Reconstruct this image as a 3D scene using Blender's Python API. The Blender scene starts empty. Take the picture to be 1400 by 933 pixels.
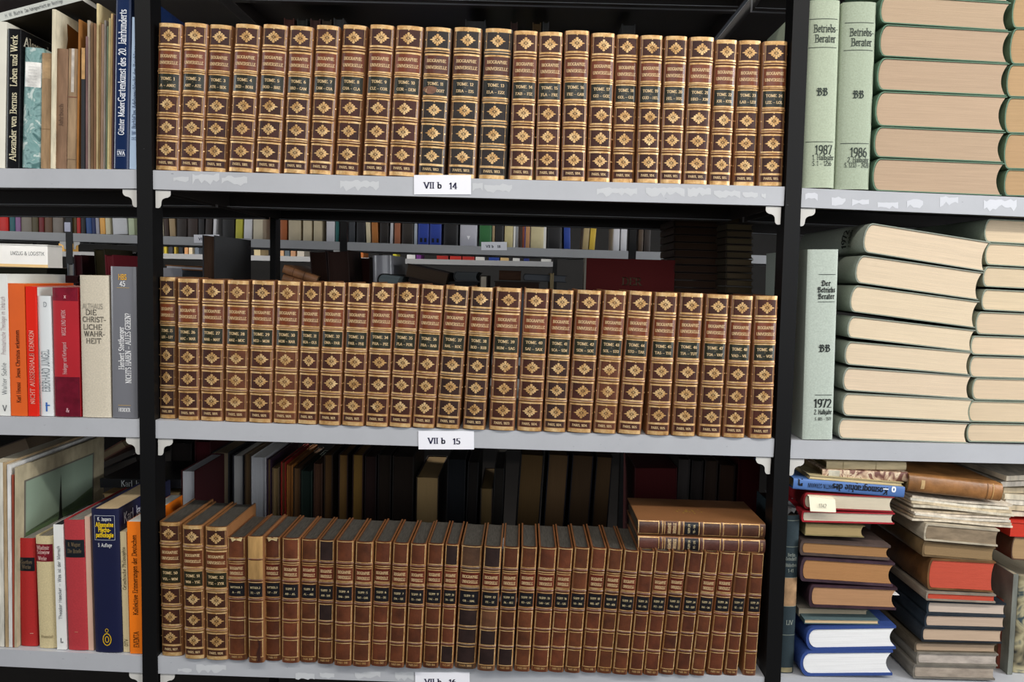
import bpy, math, random
from mathutils import Matrix, Vector

# ------------------------------------------------------------------ camera
SC = bpy.context.scene
COL = SC.collection
FPX, CX, CY, CZ, YAW, PITCH, ROLL = 1054.85, .56284, -1.16869, .2342, -.01314, -.08185, .02768
ZO = 1.15                                   # height of the middle shelf above the floor
RT = Vector((math.cos(YAW), -math.sin(YAW), 0))
FW = Vector((math.sin(YAW)*math.cos(PITCH), math.cos(YAW)*math.cos(PITCH), math.sin(PITCH)))
UP = RT.cross(FW)
RT, UP = math.cos(ROLL)*RT + math.sin(ROLL)*UP, -math.sin(ROLL)*RT + math.cos(ROLL)*UP
EYE = Vector((CX, CY, CZ + ZO))
cam = bpy.data.cameras.new('camera'); camo = bpy.data.objects.new('camera', cam); COL.objects.link(camo)
cam.sensor_width = 36; cam.lens = FPX*36/1400; cam.clip_start = .02
camo.matrix_world = Matrix(((RT.x, UP.x, -FW.x, EYE.x), (RT.y, UP.y, -FW.y, EYE.y), (RT.z, UP.z, -FW.z, EYE.z), (0, 0, 0, 1)))
SC.camera = camo

# ------------------------------------------------------------------ light and exposure
SC.view_settings.view_transform = 'Standard'; SC.view_settings.look = 'None'
SC.view_settings.gamma = 1; SC.view_settings.use_curve_mapping = False
SC.view_settings.exposure = -0.10
w = bpy.data.worlds.new('room_ambience'); SC.world = w; w.use_nodes = True
w.node_tree.nodes['Background'].inputs[0].default_value = (.80, .86, 1, 1)
w.node_tree.nodes['Background'].inputs[1].default_value = .035
def area(name, loc, target, sx, sy, power, col):
    l = bpy.data.lights.new(name, 'AREA'); l.shape = 'RECTANGLE'; l.size = sx; l.size_y = sy
    l.energy = power; l.color = col
    o = bpy.data.objects.new(name, l); COL.objects.link(o); o.location = loc
    o.rotation_euler = (Vector(target)-Vector(loc)).to_track_quat('-Z', 'Y').to_euler()
    return o
DAY = (.95, .975, 1); TUBE = (1, .95, .88)
area('aisle_end_window_right', (3.6, -1.3, 2.0), (.9, 0, 1.35), 1.3, 1.7, 100, DAY)
area('aisle_end_window_left', (-3.2, -1.3, 1.9), (.2, 0, 1.3), 1.2, 1.6, 42, DAY)
area('frontal_fill', (.9, -4.2, 2.0), (.55, 0, 1.2), 2.8, 1.5, 40, DAY)  # added fill light from behind the camera, its source unseen
for x, p in ((-1.2, 14), (.55, 22), (2.3, 28)):
    area('ceiling_tube', (x, -1.25, 2.75), (x, -1.0, 0), 1.5, .12, p, TUBE)
area('rear_aisle_tube', (.4, 1.05, 2.75), (.4, 1.05, 0), 3.2, .12, 3, TUBE)
area('carton_light', (-1.3, 1.9, 2.75), (-1.3, 1.95, 0), 2.4, .12, 62, TUBE)  # added lamp that brightens the white carton

# ------------------------------------------------------------------ helpers
def at(px, py, Y=0.0):                      # the point of the plane y = Y that the camera sees at a pixel
    d = FW + RT*((px-700)/FPX) - UP*((py-466.5)/FPX)
    return EYE + d*((Y-EYE.y)/d.y)
def lin(h):
    c = [int(h[i:i+2], 16)/255 for i in (0, 2, 4)]
    return tuple(x/12.92 if x <= .04045 else ((x+.055)/1.055)**2.4 for x in c)
def col4(c): return (*(lin(c) if isinstance(c, str) else c), 1)
MESHN = {}
def mesh(name, V, F, smooth=0):
    me = bpy.data.meshes.new(name); me.from_pydata(V, [], F); me.update()
    if smooth:
        me.polygons.foreach_set('use_smooth', [True]*len(me.polygons)); me.set_sharp_from_angle(angle=math.radians(smooth))
    return me
def obj(name, V, F, mat, parent=None, color=None, smooth=0, label=None):
    me = mesh(name, V, F, smooth) if F is not None else V
    if not me.materials: me.materials.append(mat)
    o = bpy.data.objects.new(name, me); COL.objects.link(o)
    if parent: o.parent = parent
    if color: o.color = col4(color)
    if label: o['label'] = label
    return o
def thing(name, label, cat, loc=(0, 0, 0), rot=None, group=None):
    o = bpy.data.objects.new(name, None); COL.objects.link(o); o.empty_display_size = .03
    M = Matrix.Translation(loc)
    if rot is not None: M = M @ rot.to_4x4()
    o.matrix_world = M
    o['label'] = label; o['category'] = cat
    if group: o['group'] = group
    return o
def box(V, F, x0, x1, y0, y1, z0, z1):
    b = len(V)
    V += [(x0, y0, z0), (x1, y0, z0), (x1, y1, z0), (x0, y1, z0), (x0, y0, z1), (x1, y0, z1), (x1, y1, z1), (x0, y1, z1)]
    F += [tuple(b+i for i in f) for f in ((0, 3, 2, 1), (4, 5, 6, 7), (0, 1, 5, 4), (1, 2, 6, 5), (2, 3, 7, 6), (3, 0, 4, 7))]
def prism(V, F, P, y0, y1):                 # polygon in x,z pushed along y
    b = len(V); n = len(P)
    V += [(x, y0, z) for x, z in P]+[(x, y1, z) for x, z in P]
    F += [tuple(b+i for i in range(n)), tuple(b+n+i for i in reversed(range(n)))]
    F += [(b+(i+1) % n, b+i, b+n+i, b+n+(i+1) % n) for i in range(n)]

# ------------------------------------------------------------------ materials
def newmat(name, rough=.6, metal=0, color=None, spec=.5):
    m = bpy.data.materials.new(name); m.use_nodes = True
    N = m.node_tree.nodes; L = m.node_tree.links; b = N['Principled BSDF']
    b.inputs['Roughness'].default_value = rough; b.inputs['Metallic'].default_value = metal
    b.inputs['Specular IOR Level'].default_value = spec
    if color is not None: b.inputs['Base Color'].default_value = col4(color)
    return m, N, L, b
def tex(N, L, kind, scale, coord='Object', stretch=None, **kw):
    tc = N.new('ShaderNodeTexCoord'); t = N.new('ShaderNodeTex'+kind)
    oi = N.new('ShaderNodeObjectInfo'); add = N.new('ShaderNodeVectorMath'); add.operation = 'ADD'
    sc = N.new('ShaderNodeVectorMath'); sc.operation = 'SCALE'; sc.inputs['Scale'].default_value = 7.0
    cb = N.new('ShaderNodeCombineXYZ'); L.new(oi.outputs['Random'], cb.inputs[0]); L.new(oi.outputs['Random'], cb.inputs[1]); L.new(oi.outputs['Random'], cb.inputs[2])
    L.new(cb.outputs[0], sc.inputs[0])
    L.new(tc.outputs[coord], add.inputs[0]); L.new(sc.outputs[0], add.inputs[1])
    src = add.outputs[0]
    if stretch:
        mp = N.new('ShaderNodeMapping'); mp.inputs['Scale'].default_value = stretch; L.new(src, mp.inputs[0]); src = mp.outputs[0]
    L.new(src, t.inputs['Vector']); t.inputs['Scale'].default_value = scale
    for k, v in kw.items():
        if k in t.inputs: t.inputs[k].default_value = v
    return t
def ramp(N, L, src, stops):
    r = N.new('ShaderNodeValToRGB'); L.new(src, r.inputs[0])
    e = r.color_ramp.elements
    while len(e) < len(stops): e.new(.5)
    for i, (p, c) in enumerate(stops): e[i].position = p; e[i].color = (c, c, c, 1) if not isinstance(c, (tuple, str)) else col4(c)
    return r
def mulcol(N, L, b, base, fac):             # base colour times a grey factor
    mx = N.new('ShaderNodeMix'); mx.data_type = 'RGBA'; mx.blend_type = 'MULTIPLY'; mx.inputs[0].default_value = 1
    L.new(base, mx.inputs[6]); L.new(fac, mx.inputs[7]); L.new(mx.outputs[2], b.inputs['Base Color']); return mx
def bump(N, L, b, src, strength, dist=.001):
    bp = N.new('ShaderNodeBump'); bp.inputs['Strength'].default_value = strength; bp.inputs['Distance'].default_value = dist
    L.new(src, bp.inputs['Height']); L.new(bp.outputs[0], b.inputs['Normal'])
def tinted(name, rough, scale, lo, hi, bstr=.0, stretch=None, spec=.5, coat=0, detail=4, bscale=None):
    m, N, L, b = newmat(name, rough, spec=spec)
    oi = N.new('ShaderNodeObjectInfo')
    t = tex(N, L, 'Noise', scale, stretch=stretch, Detail=detail, Roughness=.6)
    r = ramp(N, L, t.outputs[0], [(.30, lo), (.70, hi)])
    mulcol(N, L, b, oi.outputs['Color'], r.outputs[0])
    if bstr:
        t2 = tex(N, L, 'Noise', bscale or scale*4, stretch=stretch, Detail=3)
        bump(N, L, b, t2.outputs[0], bstr)
    b.inputs['Coat Weight'].default_value = coat; b.inputs['Coat Roughness'].default_value = .25
    return m
LEATHER = tinted('leather', .40, 26, .42, 1.35, .25, spec=.6, bscale=300)
def worn_leather():                         # calf with rubbed, paler joints
    m, N, L, b = newmat('calf_leather', .38, spec=.6)
    oi = N.new('ShaderNodeObjectInfo')
    t = tex(N, L, 'Noise', 30, Detail=5, Roughness=.65); r = ramp(N, L, t.outputs[0], [(.28, .45), (.72, 1.4)])
    tc = N.new('ShaderNodeTexCoord'); sx = N.new('ShaderNodeSeparateXYZ'); L.new(tc.outputs['Generated'], sx.inputs[0])
    ma = N.new('ShaderNodeMath'); ma.operation = 'SUBTRACT'; ma.inputs[1].default_value = .5; L.new(sx.outputs[0], ma.inputs[0])
    mb = N.new('ShaderNodeMath'); mb.operation = 'ABSOLUTE'; L.new(ma.outputs[0], mb.inputs[0])
    er = ramp(N, L, mb.outputs[0], [(.36, 0), (.48, .6)])
    m1 = mulcol(N, L, b, oi.outputs['Color'], r.outputs[0])
    mx = N.new('ShaderNodeMix'); mx.data_type = 'RGBA'; L.new(er.outputs[0], mx.inputs[0]); L.new(m1.outputs[2], mx.inputs[6]); mx.inputs[7].default_value = col4('94663f'); L.new(mx.outputs[2], b.inputs['Base Color'])
    t2 = tex(N, L, 'Noise', 380, Detail=3); bump(N, L, b, t2.outputs[0], .25)
    return m
CALF = worn_leather()
LABEL = tinted('leather_label', .30, 60, .65, 1.25, .1, spec=.55)
PANEL = tinted('stained_leather', .5, 45, .6, 1.3, .2, spec=.3)
CLOTH = tinted('book_cloth', .68, 500, .86, 1.1, .15, spec=.35)
JACKET = tinted('glossy_jacket', .22, 8, .93, 1.05, 0, spec=.55)
CARD = tinted('matt_card', .5, 12, .9, 1.06, 0, spec=.4)
OLDPAPER = tinted('old_paper', .85, 30, .62, 1.18, .3, stretch=(3, 1, .5), spec=.2, bscale=90)
PAGES = tinted('page_edges', .8, 60, .86, 1.07, .35, stretch=(30, .22, .3), spec=.2, bscale=110)
DUSTY = tinted('dusty_page_heads', .85, 90, .6, 1.3, .4, stretch=(8, .7, 1), spec=.2)
PRINT = tinted('printing_ink', .55, 20, .95, 1.05, 0, spec=.3)
PAPER = tinted('white_paper', .7, 10, .96, 1.02, 0, spec=.3)
def gilt():
    m, N, L, b = newmat('gilt', .40, .40, spec=.6)
    t = tex(N, L, 'Noise', 70, Detail=4, Roughness=.7); r = ramp(N, L, t.outputs[0], [(.22, '7c5430'), (.42, 'c89a5e'), (.74, 'f2d29c')])
    L.new(r.outputs[0], b.inputs['Base Color']); return m
GILT = gilt()
GILTL = newmat('gilt_letters', .4, .15, 'e6c694', .6)[0]
def marbled(name, stops, scale=70, rough=.5):
    m, N, L, b = newmat(name, rough)
    t = tex(N, L, 'Noise', scale, Detail=2, Distortion=1.4); r = ramp(N, L, t.outputs[0], stops)
    L.new(r.outputs[0], b.inputs['Base Color']); return m
TEALMARB = marbled('teal_marbled_paper', [(.34, '446c6b'), (.46, '86a9a7'), (.56, '6f9794'), (.66, 'c3d2cd')], 55)
BROWNMARB = marbled('brown_marbled_paper', [(.38, '6b4238'), (.47, 'b89a80'), (.58, 'dcc9ac'), (.64, '7d5548')], 60)
GREYMARB = marbled('grey_marbled_board', [(.34, '2a2a26'), (.46, '8d8468'), (.56, 'b7ad8a'), (.66, '3a4a50')], 26)
def paint(name, c, rough, chips, chipcol, metal=0):
    m, N, L, b = newmat(name, rough, metal)
    t = tex(N, L, 'Noise', 9, Detail=6, Roughness=.7); t2 = tex(N, L, 'Noise', 120, Detail=3, stretch=(1, 1, 3))
    r = ramp(N, L, t2.outputs[0], [(chips, 0), (chips+.03, 1)])
    base = ramp(N, L, t.outputs[0], [(.3, c), (.7, tuple(min(1, x*1.12) for x in lin(c)))])
    mx = N.new('ShaderNodeMix'); mx.data_type = 'RGBA'; L.new(r.outputs[0], mx.inputs[0]); L.new(base.outputs[0], mx.inputs[6]); mx.inputs[7].default_value = col4(chipcol)
    L.new(mx.outputs[2], b.inputs['Base Color']); bump(N, L, b, t.outputs[0], .08)
    return m
GREYPAINT = paint('grey_enamel', 'b0b2b7', .42, .73, '8d9096')
DARKGREY = paint('grey_enamel_far', 'a5a6a8', .45, .74, '77797d')
BLACKPAINT = paint('black_enamel', '0c0c0d', .45, .76, '4a4a4c')
BLACKPAINT.node_tree.nodes['Principled BSDF'].inputs['Specular IOR Level'].default_value = .25
UNDERSHADE = paint('underside_shade', '2b2624', .5, .78, '3a332e')  # shade under the boards, put into the colour
WHITEPAINT = paint('white_enamel', 'c9c7c2', .4, .75, 'a09c94')
FLOORM = paint('floor_linoleum', '2c2927', .5, .8, '201e1c')
WALLM = paint('wall_plaster', '4a4846', .8, .85, '444240')

# ------------------------------------------------------------------ a small stroke alphabet (broad pen, bracket serifs)
def arc(cx, cy, rx, ry, a0, a1, n=7):
    return [(cx+rx*math.cos(math.radians(a0+(a1-a0)*i/n)), cy+ry*math.sin(math.radians(a0+(a1-a0)*i/n))) for i in range(n+1)]
G = {}
def g(ch, wd, strokes, serifs=()): G[ch] = (wd, strokes, serifs)
O = lambda cx, cy, rx, ry: arc(cx, cy, rx, ry, 0, 360, 12)
g('A', .78, [[(.06, 0), (.39, 1), (.72, 0)], [(.18, .34), (.6, .34)]], [(.06, 0), (.72, 0)])
g('B', .66, [[(.14, 0), (.14, 1)], [(.14, 1), (.34, 1)]+arc(.36, .76, .2, .24, 90, -90, 5)+[(.14, .52)], [(.34, .52)]+arc(.38, .26, .22, .26, 90, -90, 5)+[(.14, 0)]], [(.1, 0), (.1, 1)])
g('C', .7, [arc(.4, .5, .32, .5, 45, 315, 9)])
g('D', .76, [[(.14, 0), (.14, 1), (.36, 1)]+arc(.36, .5, .34, .5, 90, -90, 7)+[(.14, 0)]], [(.1, 0), (.1, 1)])
g('E', .62, [[(.14, 0), (.14, 1)], [(.14, 1), (.54, 1), (.54, .84)], [(.14, .52), (.44, .52)], [(.14, 0), (.56, 0), (.56, .17)]], [(.1, 0), (.1, 1)])
g('F', .58, [[(.14, 0), (.14, 1)], [(.14, 1), (.54, 1), (.54, .84)], [(.14, .5), (.44, .5)]], [(.14, 0), (.1, 1)])
g('G', .76, [arc(.4, .5, .33, .5, 45, 330, 9)+[(.69, .42), (.5, .42)]])
g('H', .78, [[(.14, 0), (.14, 1)], [(.64, 0), (.64, 1)], [(.14, .52), (.64, .52)]], [(.14, 0), (.14, 1), (.64, 0), (.64, 1)])
g('I', .3, [[(.15, 0), (.15, 1)]], [(.15, 0), (.15, 1)])
g('J', .42, [[(.3, 1), (.3, .2)]+arc(.14, .18, .16, .18, 0, -110, 4)], [(.3, 1)])
g('K', .74, [[(.14, 0), (.14, 1)], [(.62, 1), (.15, .46)], [(.3, .6), (.66, 0)]], [(.14, 0), (.14, 1), (.66, 0), (.62, 1)])
g('L', .58, [[(.14, 1), (.14, 0), (.54, 0), (.54, .18)]], [(.14, 1)])
g('M', .92, [[(.14, 0), (.14, 1), (.46, .1), (.78, 1), (.78, 0)]], [(.14, 0), (.78, 0), (.1, 1), (.82, 1)])
g('N', .78, [[(.14, 0), (.14, 1), (.64, 0), (.64, 1)]], [(.14, 0), (.1, 1), (.64, 1)])
g('O', .8, [O(.4, .5, .33, .5)])
g('P', .6, [[(.14, 0), (.14, 1)], [(.14, 1), (.34, 1)]+arc(.34, .74, .21, .26, 90, -90, 5)+[(.14, .48)]], [(.14, 0), (.1, 1)])
g('Q', .8, [O(.4, .5, .33, .5), [(.42, .2), (.72, -.16)]])
g('R', .7, [[(.14, 0), (.14, 1)], [(.14, 1), (.34, 1)]+arc(.34, .75, .21, .25, 90, -90, 5)+[(.14, .5)], [(.34, .5), (.64, 0)]], [(.14, 0), (.1, 1), (.64, 0)])
g('S', .58, [arc(.3, .75, .2, .25, 30, 270, 6)+arc(.3, .25, .22, .25, 90, -150, 6)])
g('T', .68, [[(.34, 0), (.34, 1)], [(.06, .84), (.06, 1), (.62, 1), (.62, .84)]], [(.34, 0)])
g('U', .76, [[(.14, 1), (.14, .3)]+arc(.38, .28, .24, .28, 180, 360, 6)+[(.62, 1)]], [(.14, 1), (.62, 1)])
g('V', .74, [[(.06, 1), (.37, 0), (.68, 1)]], [(.06, 1), (.68, 1)])
g('W', 1.04, [[(.06, 1), (.3, 0), (.52, 1), (.74, 0), (.98, 1)]], [(.06, 1), (.52, 1), (.98, 1)])
g('X', .74, [[(.08, 1), (.66, 0)], [(.08, 0), (.66, 1)]], [(.08, 0), (.08, 1), (.66, 0), (.66, 1)])
g('Y', .7, [[(.06, 1), (.35, .48), (.35, 0)], [(.64, 1), (.35, .48)]], [(.06, 1), (.64, 1), (.35, 0)])
g('Z', .64, [[(.08, .84), (.08, 1), (.56, 1), (.06, 0), (.58, 0), (.58, .17)]])
X = .66
g('a', .52, [arc(.25, .48, .18, .18, 160, 0, 5)+[(.43, 0)], arc(.25, .18, .18, .18, 75, 360, 8)], [(.45, 0)])
g('b', .56, [[(.12, 1), (.12, 0)], O(.3, .32, .2, .33)], [(.08, 1)])
g('c', .48, [arc(.28, .32, .2, .33, 45, 315, 8)])
g('d', .56, [[(.44, 1), (.44, 0)], O(.26, .32, .2, .33)], [(.4, 1), (.48, 0)])
g('e', .5, [[(.08, .34), (.44, .34)]+arc(.26, .34, .18, .32, 0, 310, 9)])
g('f', .36, [arc(.28, .82, .12, .18, 40, 180, 4)+[(.16, 0)], [(.04, X), (.32, X)]], [(.16, 0)])
g('g', .54, [O(.26, .34, .19, .32), [(.44, X), (.44, -.1)]+arc(.26, -.1, .18, .2, 0, -140, 5)])
g('h', .58, [[(.12, 1), (.12, 0)], arc(.29, .44, .17, .22, 170, 0, 5)+[(.46, 0)]], [(.12, 0), (.46, 0), (.08, 1)])
g('i', .28, [[(.14, X), (.14, 0)], [(.13, .88), (.15, .9)]], [(.14, 0), (.1, X)])
g('j', .28, [[(.16, X), (.16, -.1)]+arc(.04, -.12, .12, .14, 0, -100, 3), [(.15, .88), (.17, .9)]])
g('k', .54, [[(.12, 1), (.12, 0)], [(.44, X), (.13, .28)], [(.24, .38), (.48, 0)]], [(.12, 0), (.48, 0)])
g('l', .28, [[(.14, 1), (.14, 0)]], [(.14, 0), (.1, 1)])
g('m', .86, [[(.12, X), (.12, 0)], arc(.27, .44, .15, .22, 170, 0, 5)+[(.42, 0)], arc(.57, .44, .15, .22, 170, 0, 5)+[(.72, 0)]], [(.12, 0), (.42, 0), (.72, 0), (.08, X)])
g('n', .58, [[(.12, X), (.12, 0)], arc(.29, .44, .17, .22, 170, 0, 5)+[(.46, 0)]], [(.12, 0), (.46, 0), (.08, X)])
g('o', .54, [O(.27, .33, .2, .33)])
g('p', .56, [[(.12, X), (.12, -.3)], O(.3, .33, .2, .33)], [(.12, -.3), (.08, X)])
g('q', .56, [[(.44, X), (.44, -.3)], O(.26, .33, .2, .33)], [(.44, -.3)])
g('r', .42, [[(.12, X), (.12, 0)], arc(.28, .44, .16, .22, 170, 50, 4)], [(.12, 0), (.08, X)])
g('s', .42, [arc(.21, .49, .14, .16, 30, 270, 5)+arc(.21, .17, .15, .17, 90, -150, 5)])
g('t', .36, [[(.16, .88), (.16, .16)]+arc(.27, .14, .11, .14, 180, 290, 3), [(.04, X), (.32, X)]])
g('u', .58, [[(.12, X), (.12, .22)]+arc(.29, .2, .17, .2, 180, 360, 5)+[(.46, X)], [(.46, .2), (.46, 0)]], [(.08, X), (.42, X)])
g('ü', .58, G['u'][1]+[[(.2, .88), (.22, .9)], [(.38, .88), (.4, .9)]], G['u'][2])
g('v', .52, [[(.06, X), (.26, 0), (.46, X)]], [(.06, X), (.46, X)])
g('w', .76, [[(.06, X), (.22, 0), (.38, X), (.54, 0), (.7, X)]], [(.06, X), (.7, X)])
g('x', .52, [[(.06, X), (.46, 0)], [(.06, 0), (.46, X)]])
g('y', .52, [[(.06, X), (.27, 0)], [(.46, X), (.2, -.28), (.08, -.28)]], [(.06, X), (.46, X)])
g('z', .48, [[(.08, X), (.42, X), (.06, 0), (.44, 0)]])
g('0', .58, [O(.29, .5, .22, .5)])
g('1', .4, [[(.06, .8), (.22, 1), (.22, 0)]], [(.22, 0)])
g('2', .58, [arc(.28, .72, .2, .28, 160, -40, 6)+[(.06, 0), (.52, 0)]])
g('3', .56, [arc(.26, .75, .19, .25, 150, -90, 6)+arc(.26, .26, .22, .26, 90, -150, 6)])
g('4', .6, [[(.42, 0), (.42, 1), (.05, .28), (.56, .28)]], [(.42, 0)])
g('5', .56, [[(.5, 1), (.14, 1), (.11, .56)]+arc(.26, .31, .23, .31, 110, -150, 7)])
g('6', .58, [O(.29, .3, .22, .3), arc(.42, .4, .35, .6, 180, 100, 4)])
g('7', .54, [[(.06, .84), (.06, 1), (.5, 1), (.2, 0)]])
g('8', .58, [O(.29, .75, .19, .25), O(.29, .26, .22, .26)])
g('9', .58, [O(.29, .7, .22, .3), arc(.16, .6, .35, .6, 0, -80, 4)])
g('.', .24, [[(.11, .02), (.13, .04)]]); g(',', .24, [[(.13, .04), (.08, -.14)]])
g('-', .4, [[(.06, .36), (.34, .36)]]); g('–', .66, [[(.06, .36), (.6, .36)]]); g('—', .3, [[(.0, .36), (.3, .36)]])
g('?', .5, [arc(.25, .75, .18, .25, 160, -70, 6)+[(.25, .28)], [(.24, .02), (.26, .04)]])
g('&', .8, [[(.74, .5), (.5, 0)], arc(.32, .24, .25, .25, -20, -250, 7)+[(.45, .72)]+arc(.33, .8, .14, .2, 0, 220, 5)+[(.7, 0)]])
g(' ', .34, [])
BLK = {'B': (.8, [[(.1, .92), (.22, 1), (.3, .82), (.26, .12), (.08, 0)], [(.3, .86), (.5, 1), (.66, .82), (.44, .56)], [(.3, .54), (.56, .58), (.74, .34), (.62, .08), (.42, .0), (.18, .12)], [(.02, .7), (.14, .58)]], ()),
       'D': (.8, [[(.1, .9), (.3, 1), (.62, .86), (.74, .45), (.56, .06), (.3, 0), (.06, .12)], [(.3, .8), (.24, .3), (.36, .12)], [(.02, .68), (.16, .6)]], ()),
       'e': (.5, [[(.36, .2), (.28, .02), (.12, .1), (.12, .55), (.26, .68), (.38, .54), (.14, .32)]], ()), 'r': (.42, [[(.06, .6), (.16, .68), (.16, .06), (.24, 0)], [(.16, .52), (.3, .68), (.38, .56)]], ()),
       'a': (.5, [[(.12, .6), (.28, .66), (.36, .56), (.36, .04), (.44, 0)], [(.34, .38), (.12, .3), (.1, .08), (.22, 0), (.36, .14)]], ()), 'i': (.28, [[(.06, .6), (.14, .66), (.14, .04), (.22, 0)], [(.12, .88), (.18, .92)]], ()),
       't': (.36, [[(.14, .92), (.14, .06), (.24, 0)], [(.02, .66), (.28, .66)]], ()), 'b': (.5, [[(.1, 1), (.12, .06), (.26, 0), (.38, .16), (.36, .5), (.24, .66), (.12, .5)]], ()), 's': (.42, [[(.32, .6), (.2, .68), (.1, .52), (.3, .26), (.22, .02), (.06, .1)]], ())}
PENS = {'serif': (.135, .075, 0, True), 'gilt': (.15, .085, 0, True), 'bold': (.17, .07, 0, True), 'sans': (.11, .10, 0, False),
        'heavy': (.17, .15, 0, False), 'black': (.17, .09, 32, False), 'thin': (.075, .045, 0, False), 'book': (.13, .07, 0, True), 'label': (.17, .085, 0, True)}
GC = {}
def hull(P):
    P = sorted(set(P))
    def half(Q):
        h = []
        for p in Q:
            while len(h) > 1 and (h[-1][0]-h[-2][0])*(p[1]-h[-2][1])-(h[-1][1]-h[-2][1])*(p[0]-h[-2][0]) <= 1e-12: h.pop()
            h.append(p)
        return h
    a, b = half(P), half(P[::-1]); return a[:-1]+b[:-1]
def glyph(ch, style):
    k = (ch, style)
    if k not in GC:
        pw, ph, sl, ser = PENS[style]; wd, st, se = BLK[ch] if style == 'black' and ch in BLK else G.get(ch, G['o'])
        ca, sa = math.cos(math.radians(sl)), math.sin(math.radians(sl))
        pen = [(x*pw/2*ca-y*ph/2*sa, x*pw/2*sa+y*ph/2*ca) for x in (-1, 1) for y in (-1, 1)]
        out = []
        for s in st:
            for p, q in zip(s, s[1:]): out.append(hull([(a[0]+c, a[1]+d) for a in (p, q) for c, d in pen]))
        if ser:
            for x, y in se:
                d = ph/2 if y < .3 else -ph/2
                out.append([(x-.15, y-ph/2), (x+.15, y-ph/2), (x+.15, y+ph/2), (x-.15, y+ph/2)])
        GC[k] = (wd, out)
    return GC[k]
def text2d(s, size, cx, cz, style='serif', width=None, rot=0, align='c', sp=.04):
    wt = sum(glyph(c, style)[0]+sp for c in s)
    sx = size if width is None else min(size*1.25, width/max(wt, .01))
    x = -wt/2 if align == 'c' else (0 if align == 'l' else -wt)
    out = []; ca, sa = math.cos(math.radians(rot)), math.sin(math.radians(rot))
    for c in s:
        wd, P = glyph(c, style)
        for p in P:
            q = [((x+a)*sx, (b-.5)*size) for a, b in p]
            out.append([(cx+a*ca-b*sa, cz+a*sa+b*ca) for a, b in q])
        x += wd+sp
    return out
def flat_mesh(name, polys, fn, mat, parent, color=None, label=None, kind=None):
    V, F, K = [], [], {}
    for p in polys:
        f = []
        for x, z in p:
            k = (round(x*1e6), round(z*1e6))
            if k not in K: K[k] = len(V); V.append(fn(x, z))
            if not f or f[-1] != K[k]: f.append(K[k])
        if len(f) > 2: F.append(tuple(f))
    o = obj(name, V, F, mat, parent, color, label=label)
    if kind: o['kind'] = kind
    return o

# ------------------------------------------------------------------ books
class Spine:                                # elliptical spine: local x across, y into the shelf, z up
    def __init__(s, W, H, D, sag): s.W, s.H, s.D, s.sag = W, H, D, sag
    def y(s, x):
        u = min(1, abs(x)/(s.W/2)); return s.sag*(1-math.sqrt(max(0, 1-u*u)))
    def fn(s, off): return lambda x, z: (x, s.y(x)-off, z)
    def strip(s, z0, z1, u=.93, n=8):
        a = [s.W/2*u*(-1+2*i/n) for i in range(n+1)]
        return [[(a[i], z0), (a[i+1], z0), (a[i+1], z1), (a[i], z1)] for i in range(n)]
    def bar(s, x0, x1, z0, z1, n=1):
        return [[(x0+(x1-x0)*i/n, z0), (x0+(x1-x0)*(i+1)/n, z0), (x0+(x1-x0)*(i+1)/n, z1), (x0+(x1-x0)*i/n, z1)] for i in range(n)]
def cover_mesh(W, H, D, sag, t, n=8):
    def outline(w, y0, sg):
        P = [(-w/2, D)]
        if sg > .0004: P += [(w/2*math.sin(a), y0+sg*(1-math.cos(a))) for a in [math.pi*(-.5+i/n) for i in range(n+1)]]
        else: P += [(-w/2, y0), (w/2, y0)]
        return P+[(w/2, D)]
    A = outline(W, 0, sag); B = outline(W-2*t, t, sag); m = len(A)
    V = [(x, y, z) for z in (0, H) for P in (A, B) for x, y in P]; F = []
    for i in range(m-1):
        F += [(i, i+1, 2*m+i+1, 2*m+i), (m+i+1, m+i, 3*m+i, 3*m+i+1), (i+1, i, m+i, m+i+1), (2*m+i, 2*m+i+1, 3*m+i+1, 3*m+i)]
    F += [(0, 2*m, 3*m, m), (m-1, 2*m-1, 4*m-1, 3*m-1)]
    return V, F
def block_mesh(W, H, D, sag, t, sq, conc, n=8):
    w = W-2*t-.0004
    P = []
    if sag > .0004: P += [(w/2*math.sin(a), t+.0012+sag*(1-math.cos(a))) for a in [math.pi*(-.5+i/n) for i in range(n+1)]]
    else: P += [(-w/2, t+.0002), (w/2, t+.0002)]
    P += [(w/2*(1-2*i/n), D-sq-conc*(1-(1-2*i/n)**2)) for i in range(n+1)]
    m = len(P); V = [(x, y, z) for z in (sq, H-sq) for x, y in P]
    F = [tuple(reversed(range(m))), tuple(range(m, 2*m))]+[(i, (i+1) % m, m+(i+1) % m, m+i) for i in range(m)]
    return V, F
def book(name, label, cat, loc, rot, W, H, D, color, pages='d9c7a2', mat=None, sag=.15, t=.0022, sq=.0025, conc=.04, group=None, pmat=None, cover='cover'):
    r = thing(name, label, cat, loc, rot, group)
    sg = sag*W
    V, F = cover_mesh(W, H, D, sg, t); obj(cover, V, F, mat or CLOTH, r, color, 40)
    V, F = block_mesh(W, H, D, sg, t, sq, conc*W); obj('text_block', V, F, pmat or PAGES, r, pages, 40)
    return r, Spine(W, H, D, sg)
R_UP = Matrix.Identity(3)
def lean(a): return Matrix.Rotation(a, 3, 'Y')
R_HEAD = Matrix(((0, 1, 0), (0, 0, 1), (1, 0, 0)))          # lying, spine left, tail edge to the front
R_SPINE = Matrix(((0, 0, -1), (0, 1, 0), (1, 0, 0)))        # lying, spine to the front, head left
R_BACK = Matrix.Rotation(math.pi, 3, 'Z')                   # standing, fore-edge to the front
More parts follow.
